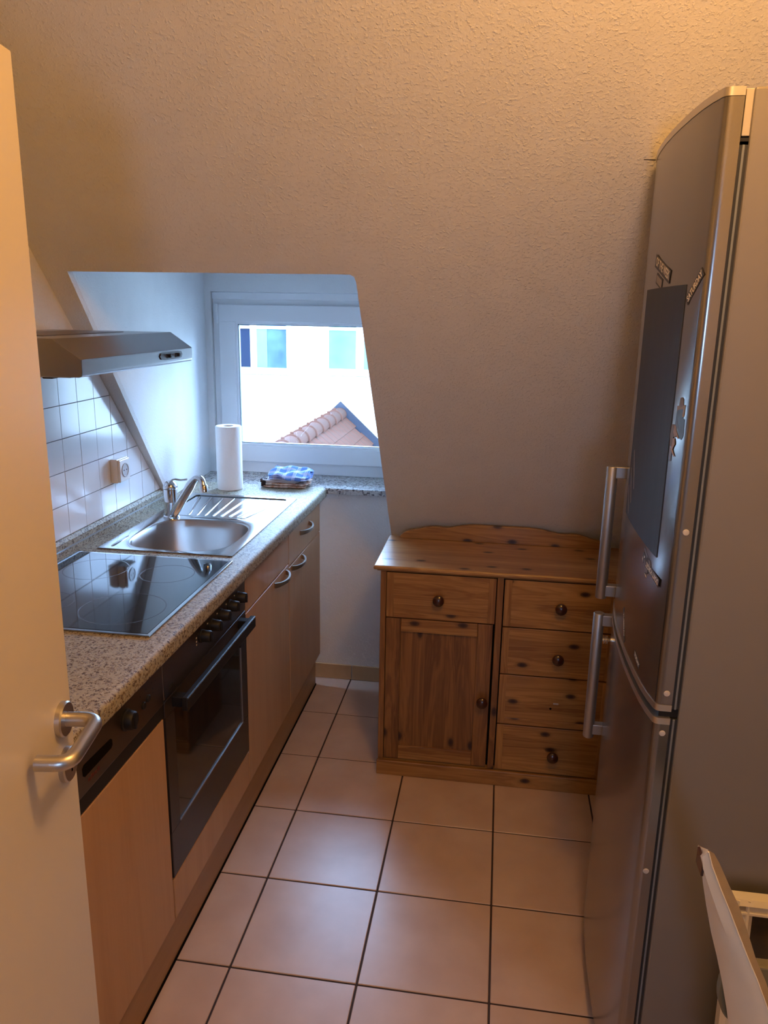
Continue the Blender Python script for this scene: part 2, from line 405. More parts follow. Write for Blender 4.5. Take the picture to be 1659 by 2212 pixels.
# wall under the window / knee wall
wb = MB(); wb.box((XL - .06, YB, -.06), (XR + .06, YB + .10, .47)); wb.box((XL - .06, YB, .47), (DXR + .03, YB + .10, .885))
wb.build('wall_back', M['wall'], kind='structure')
wr = MB(); wr.box((XR, -1.45, -.06), (XR + .06, YB + .05, ZC + .05)); wr.build('wall_right', M['wall'], kind='structure')
ce = MB(); ce.box((XL - .06, -1.45, ZC), (XR + .06, ys(ZC) + .10, ZC + .06)); ce.build('ceiling', M['wall'], kind='structure')
wh = MB(); wh.box((XL - .06, -1.50, -.06), (.02, -1.42, ZC + .05)); wh.box((.30, -1.50, -.06), (XR + .06, -1.42, ZC + .05)); wh.box((.02, -1.50, -.06), (.30, -1.42, 1.46)); wh.box((.02, -1.50, 1.74), (.30, -1.42, ZC + .05)); wh.build('wall_hall', M['wall'], kind='structure')  # small unseen opening added here, sized to let in cool fill from behind
wf = MB(); wf.box((XL, .0, 0), (-.50, .12, ZC)); wf.box((.44, .0, 0), (XR, .12, ZC)); wf.box((-.50, 0, 2.0), (.44, .12, ZC)); wf.build('wall_front', M['wall'], kind='structure')

# roof slope with the dormer opening cut out of it
nrm = Vector((0, SL, 1)).normalized()
def sp(x, z): return Vector((x, ys(z), z))
def cx(z): return cheek(ys(z))
zt = 1.744; zb = .455
out = [sp(XL - .03, ZC + .02), sp(XR + .03, ZC + .02), sp(XR + .03, zb), sp(DXR, zb)]
out += [sp(DXR, zt - .02), sp(DXR - .003, zt - .007), sp(DXR - .014, zt)]
out += [sp(cx(zt), zt)] + [sp(cx(z), z) for z in (1.5, 1.2, .918)] + [sp(XL - .03, .918)]
ws = MB(); ws.prism(out, nrm * .022); ws.build('wall_slope', M['wall'], kind='structure', base=(0, 2.6, 1.2))

ck = MB(); ck.prism([sp(.286, 1.986) - nrm * .0004, sp(.312, 1.985) - nrm * .0004, sp(.312, 1.9835) - nrm * .0004, sp(.286, 1.985) - nrm * .0004], nrm * .002); ck.build('crack', M['gap'], D.objects['wall_slope'])
# dormer
ZD = 1.96; YW = 3.435
dl = MB(); q = [(ys(.86) + .02, .86), (ys(zt) + .004, zt), (ys(ZD) + .01, ZD), (3.60, ZD), (3.60, .86)]
dl.prism([(cheek(y), y, z) for y, z in q], (-.05, 0, 0)); dl.build('wall_dormer_left', M['plaster'], kind='structure')
dr = MB(); q = [(ys(.46) + .015, .46), (ys(ZD) + .01, ZD), (3.60, ZD), (3.60, .46)]
dr.prism([(DXR, y, z) for y, z in q], (.05, 0, 0)); dr.build('wall_dormer_right', M['plaster'], kind='structure')
dc = MB(); dc.box((-1.40, ys(ZD) - .0, ZD), (-.34, 3.62, ZD + .05)); dc.build('ceiling_dormer', M['plaster'], kind='structure')
ww = MB(); ww.box((-1.42, YW, 1.722), (-.34, YW + .16, ZD + .03)); ww.box((-1.42, YW, .86), (-1.2935, YW + .16, 1.722)); ww.box((-.39, YW, .86), (-.34, YW + .16, 1.722))
ww.box((-1.42, YW + .02, .80), (-.34, YW + .16, .885))
ww.build('wall_window', M['plaster'], kind='structure')
ti = MB(); ti.box((-1.345, 3.197, .886), (-.4015, 3.47, .911), .003); trim = ti.build('trim_1', M['granite'], kind='structure')

# window: fixed frame, sash with its seals, pane, hinge
FX0, FX1, FZ0, FZ1, FY = -1.2925, -.392, .9115, 1.7205, 3.452
win = empty('window_1', (-.84, FY, FZ0), kind='structure')
def frame(x0, x1, z0, z1, wd, y0, y1, bev=.003, wl_=None, wbm=None):
    mb = MB(); wl_ = wl_ or wd; wbm = wbm or wd
    mb.box((x0, y0, z0), (x1, y1, z0 + wbm), bev); mb.box((x0, y0, z1 - wd), (x1, y1, z1), bev)
    mb.box((x0, y0, z0 + wbm - .004), (x0 + wl_, y1, z1 - wd + .004), bev); mb.box((x1 - wl_, y0, z0 + wbm - .004), (x1, y1, z1 - wd + .004), bev)
    return mb
frame(FX0, FX1, FZ0, FZ1, .062, FY, FY + .07).build('outer_frame', M['pvc'], win)
sash = frame(-1.262, -.422, .964, 1.669, .076, FY - .016, FY + .05, .004).build('sash', M['pvc'], win)
frame(-1.190, -.494, 1.036, 1.597, .014, FY - .009, FY + .03, .002).build('glazing_bead', M['pvc'], sash)
frame(-1.178, -.506, 1.048, 1.585, .005, FY - .002, FY + .02, 0).build('seal', M['seal'], sash)
gp = MB(); gp.box((-1.174, FY + .006, 1.052), (-.510, FY + .010, 1.581)); gp.build('pane', M['glass'], win)
hg = MB(); hg.lathe([(.0075, 0), (.0075, .028), (.009, .03), (.009, .05), (.0075, .052), (.0075, .085)], (-1.269, FY - .012, 1.585), n=14); hg.box((-1.280, FY - .012, 1.59), (-1.262, FY - .004, 1.665), .001)
hg.build('hinge', M['pvc'], win, smooth=True)
st = MB(); st.box((FX0, FY - .006, 1.690), (FX1, FY + .01, 1.7205), .003); st.build('reveal_strip', M['pvc'], win)

# skirting tiles along the wall under the window
bb = empty('baseboard_back', (-.5, YB - .005, 0), kind='structure')
for x0, x1 in ((-.95, -.6095), (-.6065, -.275), (-.272, .06)):
    t = MB(); t.box((x0, YB - .010, 0.001), (x1, YB - .0005, .072), .002); t.build('tile', M['skirt'], bb)

# ------------------------------------------------------------------ open door at the left
e0 = Vector((-.598, .96, 0)); dd = Vector((.148, -.989, 0)).normalized(); dn = Vector((.989, .148, 0)).normalized()
door = MB(); LD = .84
P = [e0, e0 + dd * LD, e0 + dd * LD - dn * .04, e0 - dn * .04]
door.prism([p + Vector((0, 0, .008)) for p in P], (0, 0, 1.936), .0025); dob = door.build('door_1', M['door_paint'], kind='structure')
rs = e0 + dd * .037 + Vector((0, 0, 1.082))
h = MB(); h.lathe([(.0, 0), (.0255, 0), (.0255, .007), (.0235, .009), (.012, .009)], rs, dn, 36); h.build('handle_rose', M['nickel'], dob, smooth=True)
h = MB(); pth = bend([rs + dn * .008, rs + dn * .053, rs + dn * .053 + dd * .106 - Vector((0, 0, .004)), rs + dn * .010 + dd * .106 - Vector((0, 0, .004))], .022, 8)
h.tube(pth, .0105, 18); h.build('lever_handle', M['nickel'], dob, smooth=50)
ks = rs - Vector((0, 0, .072))
h = MB(); h.lathe([(.0, 0), (.0255, 0), (.0255, .007), (.0235, .009), (.0, .009)], ks, dn, 36); esc = h.build('keyhole_rose', M['nickel'], dob, smooth=True)
h = MB(); up = Vector((0, 0, 1)); h.prism([ks + dn * .0088 + dd * a + up * b for a, b in [(-.002, -.011), (.002, -.011), (.002, .001), (.0035, .004), (.0035, .008), (0, .0105), (-.0035, .008), (-.0035, .004), (-.002, .001)]], dn * .0006); h.build('keyhole', M['gap'], esc)

# ------------------------------------------------------------------ kitchen run along the left wall
XF, XE = -.738, -.715      # plane of the fronts, front edge of the worktop
WB = .872
Y0, Y1 = .955, 3.192
# worktop: pieces around the sink cut-out, with a rounded front nosing
wt = MB()
HX0, HX1, HY0, HY1 = -1.185, -.812, 2.195, 2.580
nose = [(HX1, WB), (XE - .004, WB), (XE - .001, WB + .003)] + [(XE, WB + .010)] + [(XE, WT - .016)] + arc((XE - .014, WT - .014), .014, 0, math.pi / 2, 5) + [(HX1, WT)]
wt.prism([(x, Y0, z) for x, z in nose], (0, Y1 - Y0, 0))
wt.box((XL + .001, Y0, WB), (HX0, Y1, WT)); wt.box((HX0, Y0, WB), (HX1, HY0, WT)); wt.box((HX0, HY1, WB), (HX1, Y1, WT))
worktop = wt.build('worktop', M['worktop'], smooth=True, base=(XE, 0, 0), label='long speckled beige worktop with rounded front edge along the tiled wall', cat='worktop')
us = MB(); us.prism([(x, 1.0, z) for x, z in [(XL + .001, WT + .0005), (XL + .021, WT + .0005), (XL + .021, WT + .040), (XL + .012, WT + .050), (XL + .001, WT + .050)]], (0, 1.815, 0))
ups = us.build('upstand_strip', M['worktop'], label='speckled upstand strip between the worktop and the white wall tiles', cat='upstand')
us = MB(); us.box((XL + .0205, 1.0, WT + .018), (XL + .0225, 2.815, WT + .023)); us.build('metal_trim', M['alu'], ups)

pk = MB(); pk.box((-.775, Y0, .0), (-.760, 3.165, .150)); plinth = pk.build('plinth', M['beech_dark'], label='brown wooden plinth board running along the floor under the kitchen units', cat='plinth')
pk = MB(); pk.box((-.7605, Y0, .0), (-.757, 3.165, .008)); pk.build('sealing_strip', M['gap'], plinth)

def front(mb, y0, y1, z0, z1, th=.018, bev=.0015): mb.box((XF - th, y0 + .0015, z0 + .0015), (XF, y1 - .0015, z1 - .0015), bev); return mb
def carcass(y0, y1, parent, mt):
    c_ = MB(); xb = XL + .02; xf = XF - .020
    c_.box((xb, y0 + .001, .152), (xf, y0 + .017, WB - .003)); c_.box((xb, y1 - .017, .152), (xf, y1 - .001, WB - .003)); c_.box((xb, y0 + .017, .152), (xf, y1 - .017, .168)); c_.box((xb, y0 + .017, .168), (xb + .008, y1 - .017, WB - .003))
    c_.build('carcass', mt, parent)
def bow_handle(yc, z, parent, wd=.150):
    hb = MB(); p = []
    N = 14
    for i in range(N + 1):
        t = i / N; a = t * math.pi
        p.append((XF + .002 + .029 * math.sin(a) ** .6, yc - wd / 2 + wd * t, z))
    # flat strap section, tall in z
    rings = []
    for i, q in enumerate(p):
        t = i / N; hh = .0055 + .0035 * abs(2 * t - 1) ** 2
        d = (Vector(p[min(i + 1, N)]) - Vector(p[max(i - 1, 0)])).normalized(); nn = Vector((d.y, -d.x, 0)) * .0035
        q = Vector(q)
        rings.append([q + nn + Vector((0, 0, hh)), q - nn + Vector((0, 0, hh)), q - nn - Vector((0, 0, hh)), q + nn - Vector((0, 0, hh))])
    hb.loft(rings); return hb.build('handle', M['nickel'], parent, smooth=50)

# sink unit with blind front and one door
c1 = empty('base_cabinet', (-1.0, 2.41, .15), 'beech sink cabinet with one tall door under the bowl, beside the oven', 'cabinet')
carcass(2.158, 2.660, c1, M['beech'])
f = MB(); front(f, 2.158, 2.660, .745, WB - .004); f.build('blind_front', M['beech'], c1)
f = MB(); front(f, 2.158, 2.660, .155, .742); d_ = f.build('door', M['beech'], c1); bow_handle(2.545, .724, d_)
# drawer unit at the window end
c2 = empty('base_cabinet', (-1.0, 2.91, .15), 'beech cabinet with a drawer above its door at the window end of the run', 'cabinet')
carcass(2.663, 3.165, c2, M['beech'])
f = MB(); front(f, 2.663, 3.165, .728, WB - .004); d_ = f.build('drawer', M['beech'], c2); bow_handle(2.900, .815, d_)
f = MB(); front(f, 2.663, 3.165, .155, .725); d_ = f.build('door', M['beech'], c2); bow_handle(2.775, .712, d_)
# oven housing
c3 = empty('oven_housing', (-1.0, 1.857, .15), 'beech oven housing whose filler panel shows under the built-in oven', 'cabinet')
carcass(1.558, 2.156, c3, M['beech'])
f = MB(); front(f, 1.558, 2.156, .155, .272); f.build('filler_panel', M['beech'], c3)

# oven
ov = empty('oven', (-1.0, 1.857, .275), 'dark brown built-in oven with black glass door, bar handle and five knobs', 'oven')
oy0, oy1 = 1.560, 2.154
b_ = MB(); b_.box((XL + .03, oy0 + .018, .28), (XF - .02, oy1 - .018, WB - .006)); b_.build('body', M['black'], ov)
b_ = MB(); b_.box((XF - .019, oy0, .762), (XF + .002, oy1, WB - .006), .002); cp = b_.build('control_panel', M['oven_metal'], ov)
for y in (1.795, 1.868, 1.940, 2.012, 2.082):
    kb = MB(); kb.lathe([(.0, 0), (.0185, 0), (.0185, .004), (.0165, .006), (.0150, .026), (.0125, .029), (0, .029)], (XF + .002, y, .826), (1, 0, 0), 24)
    kb.box((XF + .010, y - .003, .812), (XF + .034, y + .003, .840), .0015)
    kn = kb.build('knob', M['black'], cp, smooth=True)
for i, (dy, dz) in enumerate([(-.030, .006), (-.030, -.004), (-.030, -.013)]):
    pr = MB(); pr.box((XF + .002, 1.795 + dy - .0025, .826 + dz - .002), (XF + .0024, 1.795 + dy + .0025, .826 + dz + .002)); pr.build('scale_mark', M['cream_ink'], cp)
for y in (1.868, 1.940, 2.012, 2.082): pr = MB(); pr.box((XF + .002, y - .026, .838), (XF + .0024, y - .021, .841)); pr.build('scale_mark', M['cream_ink'], cp)
lg = MB(); lg.box((XF + .002, 1.585, .778), (XF + .0024, 1.612, .786)); lg.build('maker_mark', M['dark_print'], cp)
dz0, dz1 = .277, .757
od = MB(); gy0, gy1, ggz0, ggz1 = 1.612, 2.102, .405, .715
od.box((XF - .018, oy0, dz0), (XF + .002, oy1, ggz0), .002); od.box((XF - .018, oy0, ggz1), (XF + .002, oy1, dz1), .002)
od.box((XF - .018, oy0, ggz0), (XF + .002, gy0, ggz1), 0); od.box((XF - .018, gy1, ggz0), (XF + .002, oy1, ggz1), 0)
odo = od.build('oven_door', M['oven_frame'], ov)
gl = MB(); gl.box((XF - .015, gy0, ggz0), (XF - .0005, gy1, ggz1)); gl.build('glass', M['black_glass'], odo)
gl = MB(); gl.box((XF - .001, gy0, ggz0 - .001), (XF + .003, gy1, ggz0 + .0025)); gl.box((XF - .001, gy1 - .002, ggz0), (XF + .0025, gy1 + .0015, ggz1 - .06)); gl.build('chrome_edge', M['alu'], odo)
hd = MB(); hd.box((XF + .030, 1.590, .722), (XF + .046, 2.118, .757), .003); hd.box((XF + .001, 1.600, .726), (XF + .032, 1.628, .752), .002); hd.box((XF + .001, 2.080, .726), (XF + .032, 2.108, .752), .002)
hdo = hd.build('handle', M['black'], odo)
hd = MB(); hd.box((XF + .0455, 1.592, .7545), (XF + .0467, 2.116, .7557)); hd.build('handle_edge', M['alu'], hdo)

# dishwasher
dw = empty('dishwasher', (-1.0, 1.257, .15), 'built-in dishwasher with beech front and dark control panel next to the oven', 'dishwasher')
wy0, wy1 = .960, 1.555
b_ = MB(); b_.box((XL + .03, wy0 + .01, .153), (XF - .02, wy1 - .01, WB - .006)); b_.build('body', M['black'], dw)
b_ = MB(); b_.box((XF - .019, wy0, .757), (XF + .003, wy1, WB - .010), .002); cp = b_.build('control_panel', M['oven_metal'], dw)
b_ = MB(); b_.box((XF - .019, wy0, .722), (XF + .000, wy1, .756), .001); b_.build('kick_strip', M['black'], dw)
b_ = MB(); front(b_, wy0, wy1, .155, .720); b_.build('door', M['beech'], dw)
kb = MB(); kb.lathe([(0, 0), (.0235, 0), (.0235, .004), (.021, .006), (.0195, .018), (.017, .021), (0, .021)], (XF + .003, 1.372, .818), (1, 0, 0), 28); kb.box((XF + .012, 1.368, .800), (XF + .027, 1.376, .836), .0015); kb.build('knob', M['black'], cp, smooth=True)
for y, z in ((1.452, .808), (1.476, .813)):
    kb = MB(); kb.lathe([(0, 0), (.0085, 0), (.0085, .003), (.007, .0045), (0, .0045)], (XF + .003, y, z), (1, 0, 0), 18); kb.build('button', M['black'], cp, smooth=True)
kb = MB(); kb.prism([(XF + .0028, y, z) for y, z in [(1.203, .792), (1.305, .792), (1.311, .796), (1.311, .808), (1.305, .813), (1.203, .817), (1.197, .812), (1.197, .797)]], (.001, 0, 0)); kb.build('grip_slot', M['gap'], cp)
lg = MB()
for i in range(4): lg.box((XF + .0028, 1.214 + i * .0115, .775), (XF + .0036, 1.222 + i * .0115, .7835 if i % 2 else .781))
lg.build('maker_mark', M['red_print'], cp)
for i, (y, z) in enumerate([(1.44, .832), (1.468, .836), (1.496, .838), (1.50, .822), (1.515, .834), (1.50, .812)]): lg = MB(); lg.box((XF + .0028, y, z), (XF + .0035, y + .004, z + .004)); lg.build('symbol_print', M['dark_print'], cp)

# ceramic hob
hob = empty('hob', (-1.0, 1.85, WT), 'black ceramic hob in a thin steel frame set into the worktop', 'hob')
hx0, hx1, hy0, hy1 = -1.262, -.765, 1.567, 2.137
b_ = MB(); b_.box((hx0, hy0, WT - .0005), (hx1, hy1, WT + .0045), .0015); b_.build('steel_frame', M['steel'], hob)
b_ = MB(); b_.box((hx0 + .011, hy0 + .011, WT + .002), (hx1 - .011, hy1 - .011, WT + .0052), .0005); gl = b_.build('glass_top', M['black_glass'], hob)
def ring(mb, x, y, r, z, w_=.0016, n=56):
    pr_ = [(r - w_, 0), (r + w_, 0), (r + w_, .0002), (r - w_, .0002), (r - w_, 0)]
    mb.lathe(pr_, (x, y, z), n=n, cap=False)
for x, y, r in ((-.905, 1.715, .105), (-.905, 1.985, .075), (-1.12, 1.715, .075), (-1.12, 1.985, .09)):
    b_ = MB(); ring(b_, x, y, r, WT + .0051); b_.build('burner_ring', M['hob_print'], gl)

# sink
sk = empty('sink', (-1.0, 2.57, WT), 'stainless steel sink with rounded bowl and ribbed draining board by the window', 'sink')
sx0, sx1, sy0, sy1 = -1.222, -.783, 2.182, 2.958
bc = Vector((-.997, 2.388)); ax_, ay_ = .172, .180
def sell(rx, ry, e, n=64, cxy=None):
    cxy = cxy or bc; o_ = []
    for i in range(n):
        a = 2 * math.pi * i / n; c_, s_ = math.cos(a), math.sin(a)
        o_.append((cxy.x + rx * math.copysign(abs(c_) ** (2 / e), c_), cxy.y + ry * math.copysign(abs(s_) ** (2 / e), s_)))
    return o_
ztop = WT + .004
t = bmesh.new()
outer = []
n = 64
for i in range(n):   # outer rectangle sampled at the same angles
    a = 2 * math.pi * i / n; c_, s_ = math.cos(a), math.sin(a)
    cand = []
    if c_ > 1e-9: cand.append((sx1 - bc.x) / c_)
    if c_ < -1e-9: cand.append((sx0 - bc.x) / c_)
    if s_ > 1e-9: cand.append((2.592 - bc.y) / s_)
    if s_ < -1e-9: cand.append((sy0 - bc.y) / s_)
    r_ = min(cand); outer.append((bc.x + r_ * c_, bc.y + r_ * s_))
# snap four samples to the corners
for cxn, cyn in ((sx0, sy0), (sx1, sy0), (sx0, 2.592), (sx1, 2.592)):
    i = min(range(n), key=lambda j: (outer[j][0] - cxn) ** 2 + (outer[j][1] - cyn) ** 2); outer[i] = (cxn, cyn)
plate = MB()
rings = [[(x, y, WT) for x, y in outer], [(x, y, ztop) for x, y in outer], [(x, y, ztop) for x, y in sell(ax_ + .008, ay_ + .008, 3.4)], [(x, y, ztop - .0015) for x, y in sell(ax_ + .003, ay_ + .003, 3.4)]]
plate.loft(rings, True, False)
# draining field: rim strips and a lowered field
fx0, fx1, fy0, fy1 = -1.195, -.812, 2.612, 2.935
plate.box((sx0, 2.592, WT), (fx0, sy1, ztop)); plate.box((fx1, 2.592, WT), (sx1, sy1, ztop)); plate.box((fx0, fy1, WT), (fx1, sy1, ztop)); plate.box((fx0, 2.592, WT), (fx1, fy0, ztop))
plate.box((fx0, fy0, WT - .001), (fx1, fy1, WT + .0008))
plate.build('rim', M['steel'], sk, smooth=30)
fr_ = MB(); loop = []
for cx_, cy_, a0 in ((fx1 - .02, fy1 - .02, 0), (fx0 + .02, fy1 - .02, math.pi / 2), (fx0 + .02, fy0 + .02, math.pi), (fx1 - .02, fy0 + .02, 1.5 * math.pi)):
    loop += [(x, y, ztop - .0005) for x, y in arc((cx_, cy_), .02, a0, a0 + math.pi / 2, 5)]
loop.append(loop[0]); fr_.tube(loop, .004, 8, True, .5); fr_.build('drainer_rim', M['steel'], sk, smooth=True)
bw = MB(); rr = []
for rx, ry, z, e in ((ax_ + .004, ay_ + .004, ztop - .001, 3.4), (ax_, ay_, ztop - .005, 3.4), (ax_ - .004, ay_ - .004, WT - .03, 3.4), (ax_ - .010, ay_ - .010, WT - .11, 3.3), (ax_ - .022, ay_ - .022, WT - .138, 3.2), (ax_ - .05, ay_ - .05, WT - .148, 3), (.045, .045, WT - .152, 2), (.0, .0, WT - .153, 2)):
    rr.append([(x, y, z) for x, y in sell(max(rx, 1e-4), max(ry, 1e-4), e)])
bw.loft(rr, True, False); bw.build('bowl', M['steel_bowl'], sk, smooth=True)
dn_ = MB(); dn_.lathe([(.0, 0), (.038, 0), (.041, .002), (.034, .004), (.026, .001), (0, .001)], (bc.x, bc.y, WT - .1518), n=28); dn_.build('drain', M['chrome'], sk, smooth=True)
for i in range(8):
    t_ = i / 7; xa = -1.105 + t_ * .215; xb_ = -1.172 + t_ * .340
    rb = MB(); P0 = Vector((xa, 2.630, WT + .0012)); P1 = Vector((xb_, 2.915, WT + .0012))
    rb.tube([P0, P0.lerp(P1, .05), P0.lerp(P1, .95), P1], [.002, .006, .006, .002], 10, True, .5); rb.build('drainer_rib', M['steel'], sk, smooth=True)
ob = MB(); ob.loft([[(x, y, z) for x, y in sell(.105 * s_, .010 * s_, 2.6, 40, Vector((-1.0, 2.598)))] for s_, z in ((1, ztop + .0001), (.9, ztop + .0016), (.7, ztop + .0018))], True, True); ob.build('overflow_rib', M['steel'], sk, smooth=True)
ob = MB(); ob.tube([(-1.185, 2.205, ztop), (-1.185, 2.215, ztop), (-1.185, 2.31, ztop), (-1.185, 2.32, ztop)], [.003, .006, .006, .003], 8, True, .4); ob.build('rim_rib', M['steel'], sk, smooth=True)

# mixer tap
fx, fy = -1.147, 2.578
fa = empty('kitchen_tap', (fx, fy, ztop), 'chrome single-lever mixer tap with a long slanting spout behind the sink bowl', 'tap')
b_ = MB(); b_.lathe([(0, 0), (.029, 0), (.029, .006), (.0245, .009), (.0235, .05), (.024, .052), (.024, .060), (.0235, .062), (.0235, .104), (.021, .106)], (fx, fy, ztop), n=32); b_.build('body', M['chrome'], fa, smooth=True)
b_ = MB(); b_.lathe([(.0245, 0), (.0255, .004), (.024, .012), (.018, .022), (.010, .028), (0, .030)], (fx, fy, ztop + .106), n=32)
b_.tube(bend([(fx - .004, fy - .005, ztop + .120), (fx + .012, fy + .002, ztop + .142), (fx + .034, fy + .006, ztop + .136), (fx + .060, fy + .012, ztop + .140)], .012), .0048, 12, True, .8); b_.build('lever', M['chrome'], fa, smooth=True)
sd = Vector((.160, -.115, 0))
s0 = Vector((fx, fy, ztop + .016)) + sd.normalized() * .018
pth = bend([s0, Vector((-1.030, 2.497, 1.070)), Vector((-1.004, 2.478, 1.094)), Vector((-.980, 2.460, 1.090)), Vector((-.972, 2.454, 1.066))], .016, 6)
npt = len(pth); b_ = MB(); b_.tube(pth, [.0165 - .006 * min(1, i / (npt * .45)) for i in range(npt)], 18); b_.build('spout', M['chrome'], fa, smooth=True)
b_ = MB(); b_.lathe([(.0095, 0), (.0135, .001), (.0135, .022), (.011, .026)], (-.970, 2.452, 1.048), (-.1, .08, 1), 20); b_.build('aerator', M['chrome'], fa, smooth=True)

# socket on the tiles
so = empty('wall_socket', (XL + .008, 2.468, 1.108), 'white surface-mounted wall socket on the white tiles left of the dormer', 'socket')
b_ = MB(); b_.box((XL + .0085, 2.428, 1.068), (XL + .034, 2.506, 1.150), .003); b_.build('box', M['socket'], so)
b_ = MB(); b_.box((XL + .034, 2.430, 1.070), (XL + .043, 2.504, 1.148), .004); cv = b_.build('cover', M['socket'], so)
b_ = MB(); b_.lathe([(.0245, 0), (.0235, .0022), (.021, .0022), (.020, .0008), (0, .0008)], (XL + .043, 2.467, 1.109), (1, 0, 0), 32); b_.build('insert', M['rivet'], cv, smooth=True)
b_ = MB()
for dy in (-.0095, .0095): b_.lathe([(0, 0), (.0026, 0), (.0026, .0004), (0, .0004)], (XL + .0436, 2.467 + dy, 1.109), (1, 0, 0), 12)
b_.build('contact_hole', M['gap'], cv)

# paper towel roll
pr = empty('paper_towel_roll', (-1.105, 3.085, WT), 'upright white paper towel roll standing on the worktop by the window', 'paper roll')
b_ = MB(); b_.lathe([(.021, .002), (.050, .0), (.053, .003), (.0535, .262), (.051, .266), (.021, .266), (.021, .002)], (-1.105, 3.085, WT), n=48, cap=False); b_.build('paper', M['paper'], pr, smooth=True)
b_ = MB(); b_.lathe([(.0205, .0), (.0205, .262), (.0185, .262), (.0185, .0), (.0205, 0)], (-1.105, 3.085, WT), n=28, cap=False); b_.build('core', M['card'], pr, smooth=True)

# folded cloths
def folded(mb, x0, x1, y0, y1, z0, th, layers, rot=0, wob=.003, seed=0, slope=(0, 0), bulge=.2):
    rnd = random.Random(seed); ph = [rnd.uniform(0, 6) for _ in range(8)]
    cx_, cy_ = (x0 + x1) / 2, (y0 + y1) / 2; hx_, hy_ = (x1 - x0) / 2, (y1 - y0) / 2
    lt = th / layers; ca, sa = math.cos(rot), math.sin(rot)
    for l in range(layers):
        n1, n2 = 22, 18; zb_ = z0 + l * lt; t = bmesh.new(); top = {}; bot = {}
        jx, jy = rnd.uniform(-.004, .004), rnd.uniform(-.003, .003)
        for i in range(n1 + 1):
            for j in range(n2 + 1):
                u, v = i / n1 * 2 - 1, j / n2 * 2 - 1
                # rounded square
                r4 = (abs(u) ** 6 + abs(v) ** 6) ** (1 / 6); sc_ = 1 / max(1, r4) if r4 > 1 else 1
                ew = .004 * math.sin(5 * v + ph[0] + l) ; ew2 = .004 * math.sin(4 * u + ph[1] + l)
                px, py = u * sc_ * hx_ + ew * u + jx, v * sc_ * hy_ + ew2 * v + jy
                edge = max(abs(u), abs(v)); rd = 1 - max(0, (edge - .82) / .18) ** 2
                wv = wob * (math.sin(7 * u + 3 * v + ph[2]) + math.sin(5 * v - 4 * u + ph[3])) * (l + 1) / layers
                x_, y_ = cx_ + px * ca - py * sa, cy_ + px * sa + py * ca
                zz = slope[0] * u + slope[1] * v
                mid = zb_ + lt * .5 + wv * (1 if l else .3) + zz * (l + 1) / layers
                top[i, j] = t.verts.new((x_, y_, max(mid + lt * .5 * max(rd, .05), z0 + .001)))
                bot[i, j] = t.verts.new((x_, y_, max(mid - lt * .49 * max(rd, .05), z0)))
        for i in range(n1):
            for j in range(n2):
                t.faces.new((top[i, j], top[i + 1, j], top[i + 1, j + 1], top[i, j + 1])); t.faces.new((bot[i, j], bot[i, j + 1], bot[i + 1, j + 1], bot[i + 1, j]))
        for i in range(n1):
            t.faces.new((top[i, 0], bot[i, 0], bot[i + 1, 0], top[i + 1, 0])); t.faces.new((top[i + 1, n2], bot[i + 1, n2], bot[i, n2], top[i, n2]))
        for j in range(n2):
            t.faces.new((top[0, j + 1], bot[0, j + 1], bot[0, j], top[0, j])); t.faces.new((top[n1, j], bot[n1, j], bot[n1, j + 1], top[n1, j + 1]))
        bmesh.ops.recalc_face_normals(t, faces=t.faces); mb.add(t)
    return mb
lo = empty('tea_towel', (-.885, 3.20, WT), 'brown and white folded tea towel, lower one of the two by the window', 'towel', None)
folded(MB(), -.985, -.790, 3.130, 3.275, WT + .0005, .020, 2, .05, .0012, 3).build('folded_layer', M['brown_cloth'], lo, smooth=True)
folded(MB(), -.988, -.835, 3.135, 3.275, WT + .0205, .016, 2, .03, .0015, 5).build('white_fold', M['white_cloth'], lo, smooth=True)
folded(MB(), -.988, -.965, 3.131, 3.270, WT + .003, .0338, 2, .03, .0006, 6).build('dark_band', M['dark_band'], lo, smooth=True)
ht = MB(); folded(ht, -.958, -.782, 3.128, 3.262, WT + .0368, .026, 3, -.10, .0035, 8, (-.004, .010)); ht.build('tea_towel', M['blue_cloth'], smooth=True, label='blue and white checked tea towel folded on top of the brown one', cat='towel')

# extractor hood
hx = -.876; hyA, hyB = 1.558, 2.166
hood = empty('extractor_hood', (-1.1, 1.86, 1.50), 'flat brushed steel extractor hood above the hob', 'extractor hood')
prof = [(XL + .001, 1.503), (hx - .008, 1.503), (hx - .002, 1.506), (hx, 1.512), (hx, 1.541), (-.938, 1.583), (XL + .001, 1.583)]
b_ = MB(); b_.prism([(x, hyA, z) for x, z in prof], (0, hyB - hyA, 0), .0012); b_.build('housing', M['hood_steel'], hood)
b_ = MB(); b_.box((-1.20, hyA + .12, 1.5829), (-1.03, hyB - .10, 1.5845), .0008); b_.build('top_slot_plate', M['oven_metal'], hood)
b_ = MB(); b_.prism([(hx + .0002, y, z) for y, z in [(1.945, 1.527), (1.952, 1.519), (1.975, 1.5165), (2.060, 1.5165), (2.083, 1.519), (2.090, 1.527), (2.083, 1.5345), (2.06, 1.5365), (1.975, 1.5365), (1.952, 1.5345)]], (.0022, 0, 0)); sw = b_.build('switch_plate', M['oven_frame'], hood)
for y in (1.998, 2.055):
    b_ = MB(); b_.box((hx + .002, y - .013, 1.5205), (hx + .0035, y + .013, 1.532), .0005); b_.box((hx + .003, y - .004, 1.522), (hx + .010, y + .006, 1.5305), .001); b_.build('slide_switch', M['black'], sw)
b_ = MB(); b_.box((-1.0, hyA + .05, 1.494), (-.975, hyA + .075, 1.5035), .002); b_.build('filter_catch', M['black'], hood)
